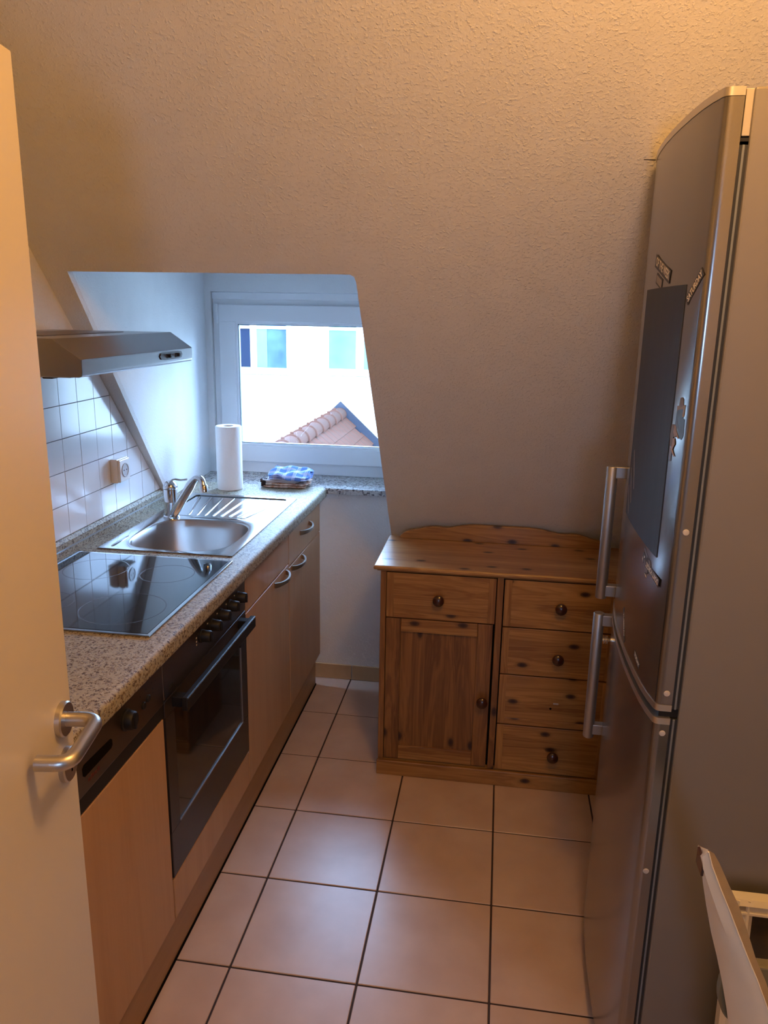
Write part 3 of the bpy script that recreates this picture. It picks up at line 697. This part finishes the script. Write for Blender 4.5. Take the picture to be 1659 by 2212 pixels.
b_ = MB(); b_.box((-1.24, hyA + .03, 1.499), (-.92, hyB - .03, 1.5035), .001); b_.build('grease_filter', M['alu'], hood)

# ------------------------------------------------------------------ pine sideboard
sb = empty('sideboard', (.04, 2.7, 0), 'knotty pine sideboard with one door and five drawers against the sloping wall', 'sideboard')
xa, xb_, yf, yk = -.375, .450, 2.53, 2.885
b_ = MB(); b_.box((xa, yf, .0), (xa + .020, yk, .785), .002); b_.build('side_panel', M['pine_z'], sb)
b_ = MB(); b_.box((xb_ - .020, yf, .0), (xb_, yk, .785), .002); b_.build('side_panel', M['pine_z'], sb)
b_ = MB(); b_.box((.025, yf, .058), (.047, yk, .785), .0015); b_.build('divider', M['pine_z'], sb)
b_ = MB(); b_.box((xa + .02, yk - .010, .02), (xb_ - .02, yk, .785)); b_.build('back_panel', M['pine_x'], sb)
b_ = MB(); b_.box((xa + .02, yf + .004, .045), (xb_ - .02, yk - .01, .060)); b_.build('bottom_board', M['pine_x'], sb)
b_ = MB(); b_.box((xa + .02, yf + .022, .06), (xb_ - .02, yf + .030, .785)); b_.build('shadow_board', M['gap'], sb)
# moulded top
b_ = MB(); x0, x1, y0, y1 = -.398, .473, 2.516, 2.895
rings = []
for ins, z in ((.012, .785), (.010, .789), (.003, .791), (.0, .795), (.0, .801), (.003, .805), (.006, .806)):
    rings.append([(x0 + ins, y0 + ins, z), (x1 - ins, y0 + ins, z), (x1 - ins, y1, z), (x0 + ins, y1, z)])
b_.loft(rings); b_.build('top', M['pine_top'], sb)
# wavy backboard
half = [(-.354, .806), (-.350, .816), (-.338, .828), (-.318, .836), (-.290, .842), (-.262, .850), (-.240, .856), (-.215, .8575), (-.190, .855), (-.168, .8545), (-.145, .859), (-.115, .866), (-.085, .8705), (-.05, .872)]
pts = half + [(.08 - x, z) for x, z in half[::-1]]
b_ = MB(); b_.prism([(x, 2.868, z) for x, z in pts], (0, .018, 0), .002); b_.build('back_board', M['pine_x'], sb)
# plinth
b_ = MB(); b_.box((xa - .003, yf - .013, .0), (xb_ + .003, yf - .0005, .058), .003); b_.build('plinth', M['pine_x'], sb)
def pine_drawer(x0, x1, z0, z1, knob, rail=True):
    b_ = MB(); g_ = .0018
    b_.box((x0 + g_, yf + .001, z0 + g_), (x1 - g_, yf + .020, z1 - g_), .0015)
    dr_ = b_.build('drawer', M['pine_x'], sb)
    # applied frame: stiles and bottom rail slightly proud
    b_ = MB(); w_ = .026
    b_.box((x0 + g_, yf - .001, z0 + g_), (x0 + w_, yf + .0015, z1 - g_), .0006); b_.build('stile', M['pine_z2'], dr_); b_ = MB(); b_.box((x1 - w_, yf - .001, z0 + g_), (x1 - g_, yf + .0015, z1 - g_), .0006)
    b_.build('stile', M['pine_z2'], dr_)
    b_ = MB(); b_.box((x0 + w_ + .0008, yf - .001, z0 + g_), (x1 - w_ - .0008, yf + .0015, z0 + .024), .0006)
    b_.build('bottom_rail', M['pine_x'], dr_)
    if knob:
        k_ = MB(); k_.lathe([(0, 0), (.009, 0), (.008, .006), (.010, .010), (.0175, .016), (.0200, .023), (.0190, .030), (.012, .036), (0, .0375)], (knob[0], yf + .001, knob[1]), (0, -1, 0), 26); k_.build('knob', M['knob_wood'], dr_, smooth=True)
    return dr_
pine_drawer(xa + .020, .024, .615, .782, (-.171, .695))
pine_drawer(.049, xb_ - .022, .611, .782, (.240, .695))
pine_drawer(.049, xb_ - .022, .435, .609, (.243, .511))
d4 = pine_drawer(.049, xb_ - .022, .243, .433, None)
pine_drawer(.049, xb_ - .022, .060, .241, (.250, .139))
k_ = MB(); k_.box((.240, yf - .0005, .3335), (.258, yf + .0015, .3385), .0005); k_.build('chip', M['rivet'], d4, label='pale chip where the knob is missing')
k_ = MB(); k_.lathe([(0, 0), (.004, 0), (.004, .0008), (0, .0008)], (.232, yf + .001, .316), (0, -1, 0), 14); k_.build('screw_hole', M['gap'], d4)
# door with frame and sunk panel
b_ = MB(); x0, x1, z0, z1 = xa + .022, .018, .064, .612
b_.box((x0, yf + .000, z0), (x0 + .052, yf + .020, z1), .0015); b_.box((x1 - .052, yf, z0), (x1, yf + .020, z1), .0015)
pd = b_.build('door', M['pine_z'], sb)
b_ = MB(); b_.box((x0 + .0525, yf + .0005, z0), (x1 - .0525, yf + .019, z0 + .053), .0012); b_.build('rail', M['pine_x'], pd); b_ = MB(); b_.box((x0 + .0525, yf + .0005, z1 - .048), (x1 - .0525, yf + .019, z1), .0012); b_.build('rail', M['pine_x'], pd)
b_ = MB(); b_.box((x0 + .050, yf + .009, z0 + .05), (x1 - .050, yf + .016, z1 - .045)); b_.build('panel', M['pine_z'], pd)
k_ = MB(); k_.lathe([(0, 0), (.009, 0), (.008, .006), (.010, .010), (.0175, .016), (.0200, .023), (.0190, .030), (.012, .036), (0, .0375)], (-.006, yf, .327), (0, -1, 0), 26); k_.build('knob', M['knob_wood'], pd, smooth=True)

# ------------------------------------------------------------------ fridge-freezer
FRT = 1.985
fg = empty('fridge_freezer', (.65, 1.627, 0), 'tall silver fridge-freezer with bulging doors and bar handles at the right', 'fridge')
b_ = MB(); b_.box((.352, 1.349, .05), (.95, 1.905, FRT), .004); b_.build('cabinet', M['fridge_side'], fg)
b_ = MB(); b_.box((.38, 1.36, .0), (.94, 1.895, .06)); b_.build('base', M['black'], fg)
prof = [(.338, 1.3485), (.323, 1.3485), (.3215, 1.3485), (.3185, 1.3488), (.3150, 1.3500), (.3120, 1.3522), (.3098, 1.3555), (.3088, 1.3585), (.3083, 1.3605), (.3025, 1.39), (.2975, 1.43), (.2935, 1.49), (.2910, 1.56), (.2903, 1.62), (.2910, 1.69), (.2940, 1.76), (.2985, 1.82), (.3035, 1.865), (.308, 1.89), (.312, 1.900), (.318, 1.9045), (.324, 1.9055), (.338, 1.9055)]
def door_x(y):
    P = prof[1:-1]
    for a, b in zip(P, P[1:]):
        if a[1] <= y <= b[1] and b[1] > a[1]: return a[0] + (b[0] - a[0]) * (y - a[1]) / (b[1] - a[1])
    return .30
def door_slab(z0, z1, ins=0):
    mb = MB(); c0 = Vector((.33, 1.627))
    mb.loft([[(x + (ins if x < .33 else 0), y + (ins if y < 1.5 else -ins if y > 1.75 else 0), z) for x, y in prof] for z in (z0, z1)]); return mb
SZ = .948
up_ = door_slab(SZ + .020, FRT - .013).build('fridge_door', M['fridge_door'], fg, smooth=25)
dn2 = door_slab(.066, SZ - .020).build('freezer_door', M['fridge_door'], fg, smooth=25)
door_slab(SZ + .007, SZ + .0195, -.0012).build('trim_strip', M['fridge_trim'], up_, smooth=25)
door_slab(FRT - .0125, FRT, -.0010).build('top_trim', M['fridge_trim'], up_, smooth=25)
door_slab(SZ - .0195, SZ - .007, -.0012).build('trim_strip', M['fridge_trim'], dn2, smooth=25)
b_ = MB(); b_.box((.3375, 1.353, .07), (.3525, 1.901, SZ - .010)); b_.box((.3375, 1.353, SZ + .010), (.3525, 1.901, FRT - .075)); b_.build('gasket', M['gasket'], fg)
b_ = MB(); b_.box((.3430, 1.350, .07), (.3470, 1.356, SZ - .010), .001); b_.build('gasket_lip', M['seal'], fg)
b_ = MB(); b_.box((.3430, 1.350, SZ + .010), (.3470, 1.356, FRT - .080), .001); b_.build('gasket_lip', M['seal'], fg)
b_ = MB(); b_.box((.318, 1.356, SZ - .008), (.353, 1.898, SZ + .008)); b_.build('door_gap', M['black'], fg); b_ = MB(); b_.box((.3375, 1.353, FRT - .080), (.3525, 1.901, FRT - .070)); b_.build('gasket_end', M['black'], fg)
b_ = MB(); b_.box((.340, 1.352, FRT - .068), (.352, 1.40, FRT - .002), .001); b_.build('hinge_cover', M['fridge_trim'], fg)
for z, p_ in ((1.293, up_), (.990, up_), (.922 - .012, dn2), (.614, dn2)):
    b_ = MB(); b_.lathe([(0, 0), (.0058, 0), (.005, .0015), (0, .002)], (.327, 1.3486, z), (0, -1, 0), 18); b_.build('screw_cap', M['rivet'], p_, smooth=True)
# bar handles on the far side of the doors
def fr_handle(z0, z1, za, zb_, parent):
    y = 1.868; xb = .271
    mb = MB(); mb.tube([(xb, y, z0), (xb, y, z0 + .002), (xb, y, z1 - .002), (xb, y, z1)], [.0122, .0134, .0134, .0122], 22); hb_ = mb.build('bar_handle', M['alu'], parent, smooth=True)
    for z in (za, zb_):
        mb = MB(); mb.box((xb, y - .010, z - .014), (door_x(y) + .004, y + .012, z + .014), .002); mb.build('bracket', M['alu'], hb_)
fr_handle(.978, 1.306, 1.293, .998, up_)
fr_handle(.598, .938, .920, .622, dn2)
b_ = MB(); b_.lathe([(0, 0), (.004, 0), (.004, .012), (.011, .012), (.011, .016), (.005, .016), (.005, .019), (.011, .019), (.011, .022), (.004, .022), (.004, .030), (0, .030)], (door_x(1.89) + .004, 1.890, .858), (-1, 0, 0), 22); b_.build('lock', M['chrome'], dn2, smooth=True)

# things stuck on the fridge door
board = MB(); ysn = [1.419 + (1.760 - 1.419) * i / 16 for i in range(17)]
board.loft([[(door_x(y) - .0003, y, z) for y in ysn] + [(door_x(y) - .0013, y, z) for y in ysn[::-1]] for z in (1.224, 1.703)])
board.build('magnetic_board', M['board'], label='large black magnetic sheet stuck on the upper fridge door', cat='magnetic board')

def textmesh(txt, size):
    cu = D.curves.new('t', 'FONT'); cu.body = txt; cu.size = size; cu.align_x = 'CENTER'; cu.align_y = 'CENTER'; cu.extrude = .0003; cu.offset = size * .02
    o = D.objects.new('t', cu); COL.objects.link(o); C.view_layer.update()
    me = D.meshes.new_from_object(o.evaluated_get(C.evaluated_depsgraph_get())); D.objects.remove(o); D.curves.remove(cu); return me
def door_frame_at(y):
    a, b = door_x(y - .012), door_x(y + .012)
    u = Vector((a - b, -.024, 0)).normalized(); v = Vector((0, 0, 1)); n_ = u.cross(v)   # u: viewer's right, n_: out of the door
    return u, v, n_
def strip(p0, p1, ht, txt, label, lift=.0002, flip=False, name='word_magnet', back='magnet', ink='cream_ink', fit=.9):
    """p0,p1 = (y,z) of the two ends of the strip's centre line on the door"""
    ym, zm = (p0[0] + p1[0]) / 2, (p0[1] + p1[1]) / 2
    u, v, n_ = door_frame_at(ym); a = math.atan2(p1[1] - p0[1], p0[0] - p1[0]); ln = math.hypot(p1[1] - p0[1], p0[0] - p1[0])
    uu = u * math.cos(a) + v * math.sin(a); vv = -u * math.sin(a) + v * math.cos(a)
    o_ = Vector((door_x(ym), ym, zm)) + n_ * lift
    mb = MB(); mb.prism([o_ + uu * (sx * ln / 2) + vv * (sy * ht / 2) for sx, sy in ((-1, -1), (1, -1), (1, 1), (-1, 1))], n_ * .0004)
    t_ = mb.build(name, M[back], label=label, cat='magnet', group=None, base=o_)
    if txt:
        me = textmesh(txt, ht * .85)
        w_ = max(v_.co.x for v_ in me.vertices) - min(v_.co.x for v_ in me.vertices); hh = max(v_.co.y for v_ in me.vertices) - min(v_.co.y for v_ in me.vertices)
        sx = ln * fit / w_; sy = ht * .70 / hh
        if flip: sx, sy = -sx, -sy
        for v_ in me.vertices:
            c_ = v_.co.copy(); v_.co = uu * c_.x * sx + vv * c_.y * sy + n_ * (.0004 + .0001 + c_.z * .3)
        me.name = 'lettering'; me.materials.append(M[ink]); lt = D.objects.new('lettering', me); COL.objects.link(lt); lt.parent = t_; BASE[lt] = o_
    return t_
strip((1.675, 1.757), (1.527, 1.719), .024, 'OF THE WEEK', 'black word magnet reading OF THE WEEK above the black sheet')
sm = strip((1.652, 1.723), (1.590, 1.708), .020, None, 'small framed word magnet under the OF THE WEEK magnet')
u_, v_, n_ = door_frame_at(1.621); mb = MB(); mb.prism([Vector((door_x(1.621), 1.621, .0)) + n_ * .0007 + u_ * (a * .026) + v_ * (b + 1.7155 - a * .0063) for a, b in ((-1, -.0068), (1, -.0068), (1, .0068), (-1, .0068))], n_ * .0002); mb.build('print', M['tan_print'], sm)
strip((1.408, 1.675), (1.357, 1.722), .016, 'SATURDAY', 'tilted black word magnet reading SATURDAY right of the black sheet')
strip((1.487, 1.193), (1.389, 1.184), .016, "DON'T FORGET", "black word magnet reading DON'T FORGET upside down below the black sheet", flip=True)
strip((1.652, 1.036), (1.606, .976), .014, 'TUESDAY', 'steeply tilted dark word magnet near the lower door edge', fit=.7)
strip((1.500, 1.000), (1.455, .989), .013, 'TODAY', 'small dark word magnet reading TODAY just above the door gap')
for i, (a, b) in enumerate([((1.712, 1.372), (1.667, 1.297)), ((1.735, 1.33), (1.690, 1.262)), ((1.748, 1.288), (1.712, 1.232))]):
    t_ = strip(a, b, .008, None, 'steep narrow pale-lettered magnet on the black sheet, ' + ['uppermost', 'middle', 'lowest'][i] + ' of three', lift=.0013, back='ink_grey')
    t_['group'] = 'narrow magnets on the black sheet'
# figure magnets (flat printed cut-outs)
def cutout(name, polys, fn, label, th=.0004):
    root = None
    for i, (nm, mt, pl_) in enumerate(polys):
        pts = [fn(a, b) for a, b in pl_]; n_ = Vector((-1, -.10, 0)).normalized()
        mb = MB(); lift = .0002 + i * .0002
        mb.prism([p + n_ * lift for p in pts], n_ * th)
        if root is None: root = mb.build(name, M[mt], label=label, cat='magnet')
        else: mb.build(nm, M[mt], root)
def fmap(a, b):
    y = 1.383 - (a - 480) * .000117; z = 1.519 - (b - 100) * .0000571; return Vector((door_x(max(1.352, y)), y, z))
cutout('figure_magnet', [
    ('back', 'slate_print', [(590, 690), (645, 720), (655, 1200), (610, 1320), (540, 1290), (480, 1190), (330, 1000), (350, 380), (620, 290)]),
    ('frame_print', 'tan_print', [(352, 385), (618, 300), (612, 640), (560, 660), (575, 420), (375, 500), (352, 560)]),
    ('cap', 'ink_grey', [(420, 340), (440, 130), (490, 95), (535, 140), (560, 330), (480, 380)]),
    ('arms', 'skin_print', [(320, 960), (390, 1000), (400, 1080), (520, 1300), (510, 1335), (430, 1250), (390, 1340), (350, 1250), (310, 1190)]),
    ('dress', 'ink_grey', [(220, 970), (300, 960), (310, 1200), (370, 1290), (330, 1350), (290, 1620), (230, 1640), (195, 1300)]),
    ('leg', 'skin_print', [(330, 1370), (390, 1350), (425, 1520), (350, 1700), (450, 1880), (430, 1900), (310, 1760), (300, 1650)]),
    ('leg', 'ink_grey', [(245, 1660), (300, 1700), (302, 1900), (300, 2080), (270, 2085)])], fmap, 'cut-out magnet of a standing figure holding a dark board, near the hinge edge')
def gmap(a, b):   # crop of the cluster below the sheet
    y = 1.515 - (a - 270) * .000143; z = 1.218 - (b - 240) * .0000325; return Vector((door_x(y), y, z))
cutout('sketch_magnet', [
    ('back', 'magnet', [(330, 420), (350, 230), (560, 560), (700, 600), (760, 900), (660, 1000), (610, 1200), (640, 1480), (520, 1640), (610, 1760), (560, 1840), (490, 1760), (470, 1580), (470, 1250), (480, 1080), (440, 900)]),
    ('print', 'ink_grey', [(335, 400), (355, 250), (540, 560), (510, 700)]),
    ('print', 'ink_grey', [(480, 1290), (580, 1260), (600, 1400), (600, 1500), (490, 1590), (465, 1400)]),
    ('print', 'cream_ink', [(490, 1660), (570, 1690), (600, 1780), (540, 1790)]),
    ('print', 'ink_grey', [(615, 640), (700, 660), (740, 880), (650, 880)])], gmap, 'black and grey cut-out sketch magnet directly below the black sheet')
cutout('sketch_magnet', [
    ('back', 'magnet', [(270, 640), (310, 600), (410, 680), (400, 900), (350, 900), (350, 1230), (260, 1080)]),
    ('print', 'cream_ink', [(285, 900), (330, 1190), (265, 1070)]),
    ('print', 'cream_ink', [(365, 740), (395, 760), (390, 870), (362, 880)])], gmap, 'slim black and cream cut-out magnet left of the upside-down word magnet')

# ------------------------------------------------------------------ chair and leaning frame at the lower right
ch = empty('chair', (.62, .85, 0), 'cream painted chair with a curved tan-edged back post beside the fridge', 'chair')
Lf = [(.308, 1.0, .921), (.317, 1.0, .898), (.321, 1.0, .875), (.330, 1.0, .837), (.342, 1.0, .792), (.354, 1.0, .754), (.367, 1.0, .709), (.379, 1.0, .662), (.392, 1.0, .60), (.405, 1.0, .52), (.412, 1.0, .44)]
Gf = [(.300, .950, .952), (.304, .950, .932), (.315, .950, .904), (.331, .950, .865), (.346, .950, .831), (.361, .950, .796), (.377, .950, .760), (.390, .950, .732), (.408, .950, .66), (.42, .95, .56), (.427, .95, .45)]
Nf = [(.306, .948, .963), (.313, .948, .942), (.327, .948, .910), (.343, .948, .876), (.361, .948, .836), (.377, .948, .801), (.393, .948, .768), (.414, .948, .719), (.432, .948, .64), (.443, .948, .55), (.449, .948, .45)]
Rf = [(.315, .952, .958), (.324, .952, .943), (.339, .952, .913), (.355, .952, .883), (.371, .952, .845), (.388, .952, .800), (.405, .952, .766), (.426, .952, .715), (.444, .952, .64), (.455, .952, .55), (.461, .952, .45)]
b_ = MB(); b_.loft([[l, g_, nn_, (nn_[0] + .0005, nn_[1] + .004, nn_[2]), (nn_[0] + .002, 1.0, nn_[2] - .03)] for l, g_, nn_ in zip(Lf, Gf, Nf)]); post = b_.build('back_post', M['chair'], ch, smooth=65)
b_ = MB(); b_.loft([[(nn_[0] + .0007, nn_[1] + .003, nn_[2]), r_, (r_[0] + .004, 1.0, r_[2] - .03), (nn_[0] + .002, 1.0, nn_[2] - .028)] for nn_, r_ in zip(Nf, Rf)]); b_.build('edge_band', M['chair_edge'], post, smooth=35)
b_ = MB(); b_.tube([Vector(p) + Vector((0, -.001, 0)) for p in Nf], .0012, 6); b_.build('edge_line', M['chair'], post)
b_ = MB(); b_.box((.303, .955, .918), (.3065, .985, .943), .001); b_.build('chipped_tip', M['knob_wood'], post)
b_ = MB(); b_.tube(bend([(.462, .96, .455), (.47, .965, .25), (.46, .97, .001)], .05), .018, 12); b_.build('leg', M['chair'], ch, smooth=True)
mir = lambda p: (1.27 - p[0], p[1], p[2])
b_ = MB(); b_.loft([[mir(l), mir(g_), mir(nn_), mir((nn_[0] + .0005, nn_[1] + .004, nn_[2])), mir((nn_[0] + .002, 1.0, nn_[2] - .03))] for l, g_, nn_ in zip(Lf, Gf, Nf)]); post2 = b_.build('back_post', M['chair'], ch, smooth=35)
b_ = MB(); b_.tube(bend([(.812, .96, .455), (.80, .965, .25), (.81, .97, .001)], .05), .018, 12); b_.build('leg', M['chair'], ch, smooth=True)
for x in (.47, .80):
    b_ = MB(); b_.tube([(x, .60, .44), (x, .595, .2), (x, .59, .001)], [.02, .018, .015], 12); b_.build('leg', M['chair'], ch, smooth=True)
b_ = MB(); b_.box((.43, .56, .435), (.84, .99, .465), .012, 3); b_.build('seat', M['chair'], ch)
b_ = MB(); sl = [(.395 + .026 * math.cos(a), .683 + .052 * math.sin(a)) for a in [math.pi * (.5 + i / 12) for i in range(13)]] + [(.88, .650), (.88, .735)]
b_.prism([(x, 1.008, z) for x, z in sl], (0, .02, 0), .003); b_.build('back_rail', M['chair_olive'], ch)

pf = empty('leaning_frame', (.74, 1.29, 0), 'white moulded frame around a dark panel leaning on the fridge side', 'frame')
tilt = .045 / .61
def fy_(z): return 1.285 + tilt * z * 1.0
def mould(x0, x1, z0, z1, horizontal):
    mb = MB()
    prf = [(0, 0), (.0, .022), (.010, .027), (.013, .020), (.024, .020), (.026, .024), (.030, .024), (.033, .016), (.040, .012), (.040, 0)]
    if horizontal: rings = [[(x, fy_(z1 - a) - b, z1 - a) for a, b in prf] for x in (x0, x1)]
    else: rings = [[(x0 + a, fy_(z) - b, z) for a, b in prf] for z in (z0, z1)]
    mb.loft(rings); return mb
mould(.478, .96, 0, .608, True).build('frame_rail', M['frame_white'], pf)
mould(.478, .518, .0, .607, False).build('frame_rail', M['frame_white'], pf)
mould(.920, .96, .0, .607, False).build('frame_rail', M['frame_white'], pf)
mould(.478, .96, 0, .041, True).build('frame_rail', M['frame_white'], pf)
b_ = MB(); b_.loft([[(.515, fy_(z) - .006, z), (.925, fy_(z) - .006, z), (.925, fy_(z) - .001, z), (.515, fy_(z) - .001, z)] for z in (.038, .572)]); b_.build('dark_panel', M['dark_pane'], pf)

# ------------------------------------------------------------------ outside: house front opposite and a tiled roof
YF = 11.0
house = empty('house_front', (-2.5, YF, -8), 'pale rendered house front seen through the window', 'building')
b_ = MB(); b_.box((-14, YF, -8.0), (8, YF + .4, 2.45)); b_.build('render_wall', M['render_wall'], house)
def fwin(x0, x1, z0, z1, sx0, sx1, panes, bars):
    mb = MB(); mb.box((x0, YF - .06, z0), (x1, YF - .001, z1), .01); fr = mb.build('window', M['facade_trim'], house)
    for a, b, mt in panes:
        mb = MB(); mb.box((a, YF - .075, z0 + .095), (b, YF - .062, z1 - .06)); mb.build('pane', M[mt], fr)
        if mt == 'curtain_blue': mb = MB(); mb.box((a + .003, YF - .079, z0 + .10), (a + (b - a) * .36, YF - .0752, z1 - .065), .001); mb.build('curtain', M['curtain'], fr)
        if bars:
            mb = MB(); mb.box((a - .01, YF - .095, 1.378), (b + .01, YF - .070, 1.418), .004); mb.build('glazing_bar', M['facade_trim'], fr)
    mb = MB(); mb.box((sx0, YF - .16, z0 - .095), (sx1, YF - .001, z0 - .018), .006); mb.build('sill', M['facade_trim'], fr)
fwin(-4.15, -2.955, .745, 2.1, -4.25, -2.90, [(-4.05, -3.555, 'dark_glass'), (-3.455, -3.025, 'curtain_blue')], True)
fwin(-2.510, -1.40, .757, 2.1, -2.560, -1.34, [(-2.408, -2.025, 'curtain'), (-1.910, -1.50, 'curtain')], True)
gd = MB(); gd.box((-40, 3.7, -8.1), (40, 40, -8.0)); gd.build('street', M['asphalt'], kind='structure')

roof = empty('tiled_roof', (-2.25, 9.5, -.5), 'red clay tiled roof with ridge tiles, just below the kitchen window', 'roof')
xr_, zr_ = -2.252, .215; pit = .93                     # ridge line and fall per metre
b_ = MB()
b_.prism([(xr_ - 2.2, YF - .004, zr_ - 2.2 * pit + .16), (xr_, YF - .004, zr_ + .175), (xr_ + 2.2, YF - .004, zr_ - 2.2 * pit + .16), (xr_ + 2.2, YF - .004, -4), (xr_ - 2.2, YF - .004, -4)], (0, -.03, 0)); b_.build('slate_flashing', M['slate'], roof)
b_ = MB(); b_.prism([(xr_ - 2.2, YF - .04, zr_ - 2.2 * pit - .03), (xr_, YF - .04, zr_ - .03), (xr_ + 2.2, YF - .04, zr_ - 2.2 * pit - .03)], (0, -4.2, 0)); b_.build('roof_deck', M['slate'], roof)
proto = None; ex = .128; nt_ = 0
sdir = Vector((1, 0, -pit)).normalized(); snr = Vector((pit, 0, 1)).normalized()
for side in (1, -1):
    for r_ in range(9 if side == 1 else 4):
        for k_ in range(15):
            yy = YF - .055 - .21 * (k_ + (.5 if r_ % 2 else 0)) - .10
            o_ = Vector((xr_ + side * (.05 + r_ * ex), yy, zr_ - (.05 + r_ * ex) * pit))
            if proto is None:
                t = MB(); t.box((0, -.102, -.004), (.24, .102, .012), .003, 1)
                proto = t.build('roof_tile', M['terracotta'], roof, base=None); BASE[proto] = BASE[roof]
                for v in proto.data.vertices: v.co += BASE[roof]
                tl = proto
            else:
                tl = proto.copy(); COL.objects.link(tl)
            a = math.atan(pit) - .05
            tl.rotation_euler = (random.uniform(-.008, .008), a if side == 1 else math.pi - a, 0) if side == 1 else (random.uniform(-.008, .008), a, math.pi)
            tl.location = o_ + Vector((0, 0, .022)) - BASE[roof]
proto2 = None
for k_ in range(11):
    yy = YF - .05 - k_ * .375
    if proto2 is None:
        t = MB(); rings = []
        for s_, r_ in ((0, .098), (-.02, .1), (-.36, .112), (-.372, .122), (-.405, .122), (-.41, .114)):
            o1 = [(r_ * math.cos(a), s_, r_ * math.sin(a)) for a in [math.pi * (i / 14 * 1.1 - .05) for i in range(15)]]
            i1 = [((r_ - .014) * math.cos(a), s_, (r_ - .014) * math.sin(a)) for a in [math.pi * (i / 14 * 1.1 - .05) for i in range(14, -1, -1)]]
            rings.append(o1 + i1)
        t.loft(rings); t.box((-.02, -.395, .11), (.02, -.365, .145), .008)
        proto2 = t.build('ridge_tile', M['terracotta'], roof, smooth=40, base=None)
        for v in proto2.data.vertices: v.co += BASE[roof]
        tl = proto2
    else:
        tl = proto2.copy(); COL.objects.link(tl)
    tl.location = Vector((xr_, yy, zr_ - .01)) - BASE[roof]; tl.rotation_euler = (.012, 0, 0)
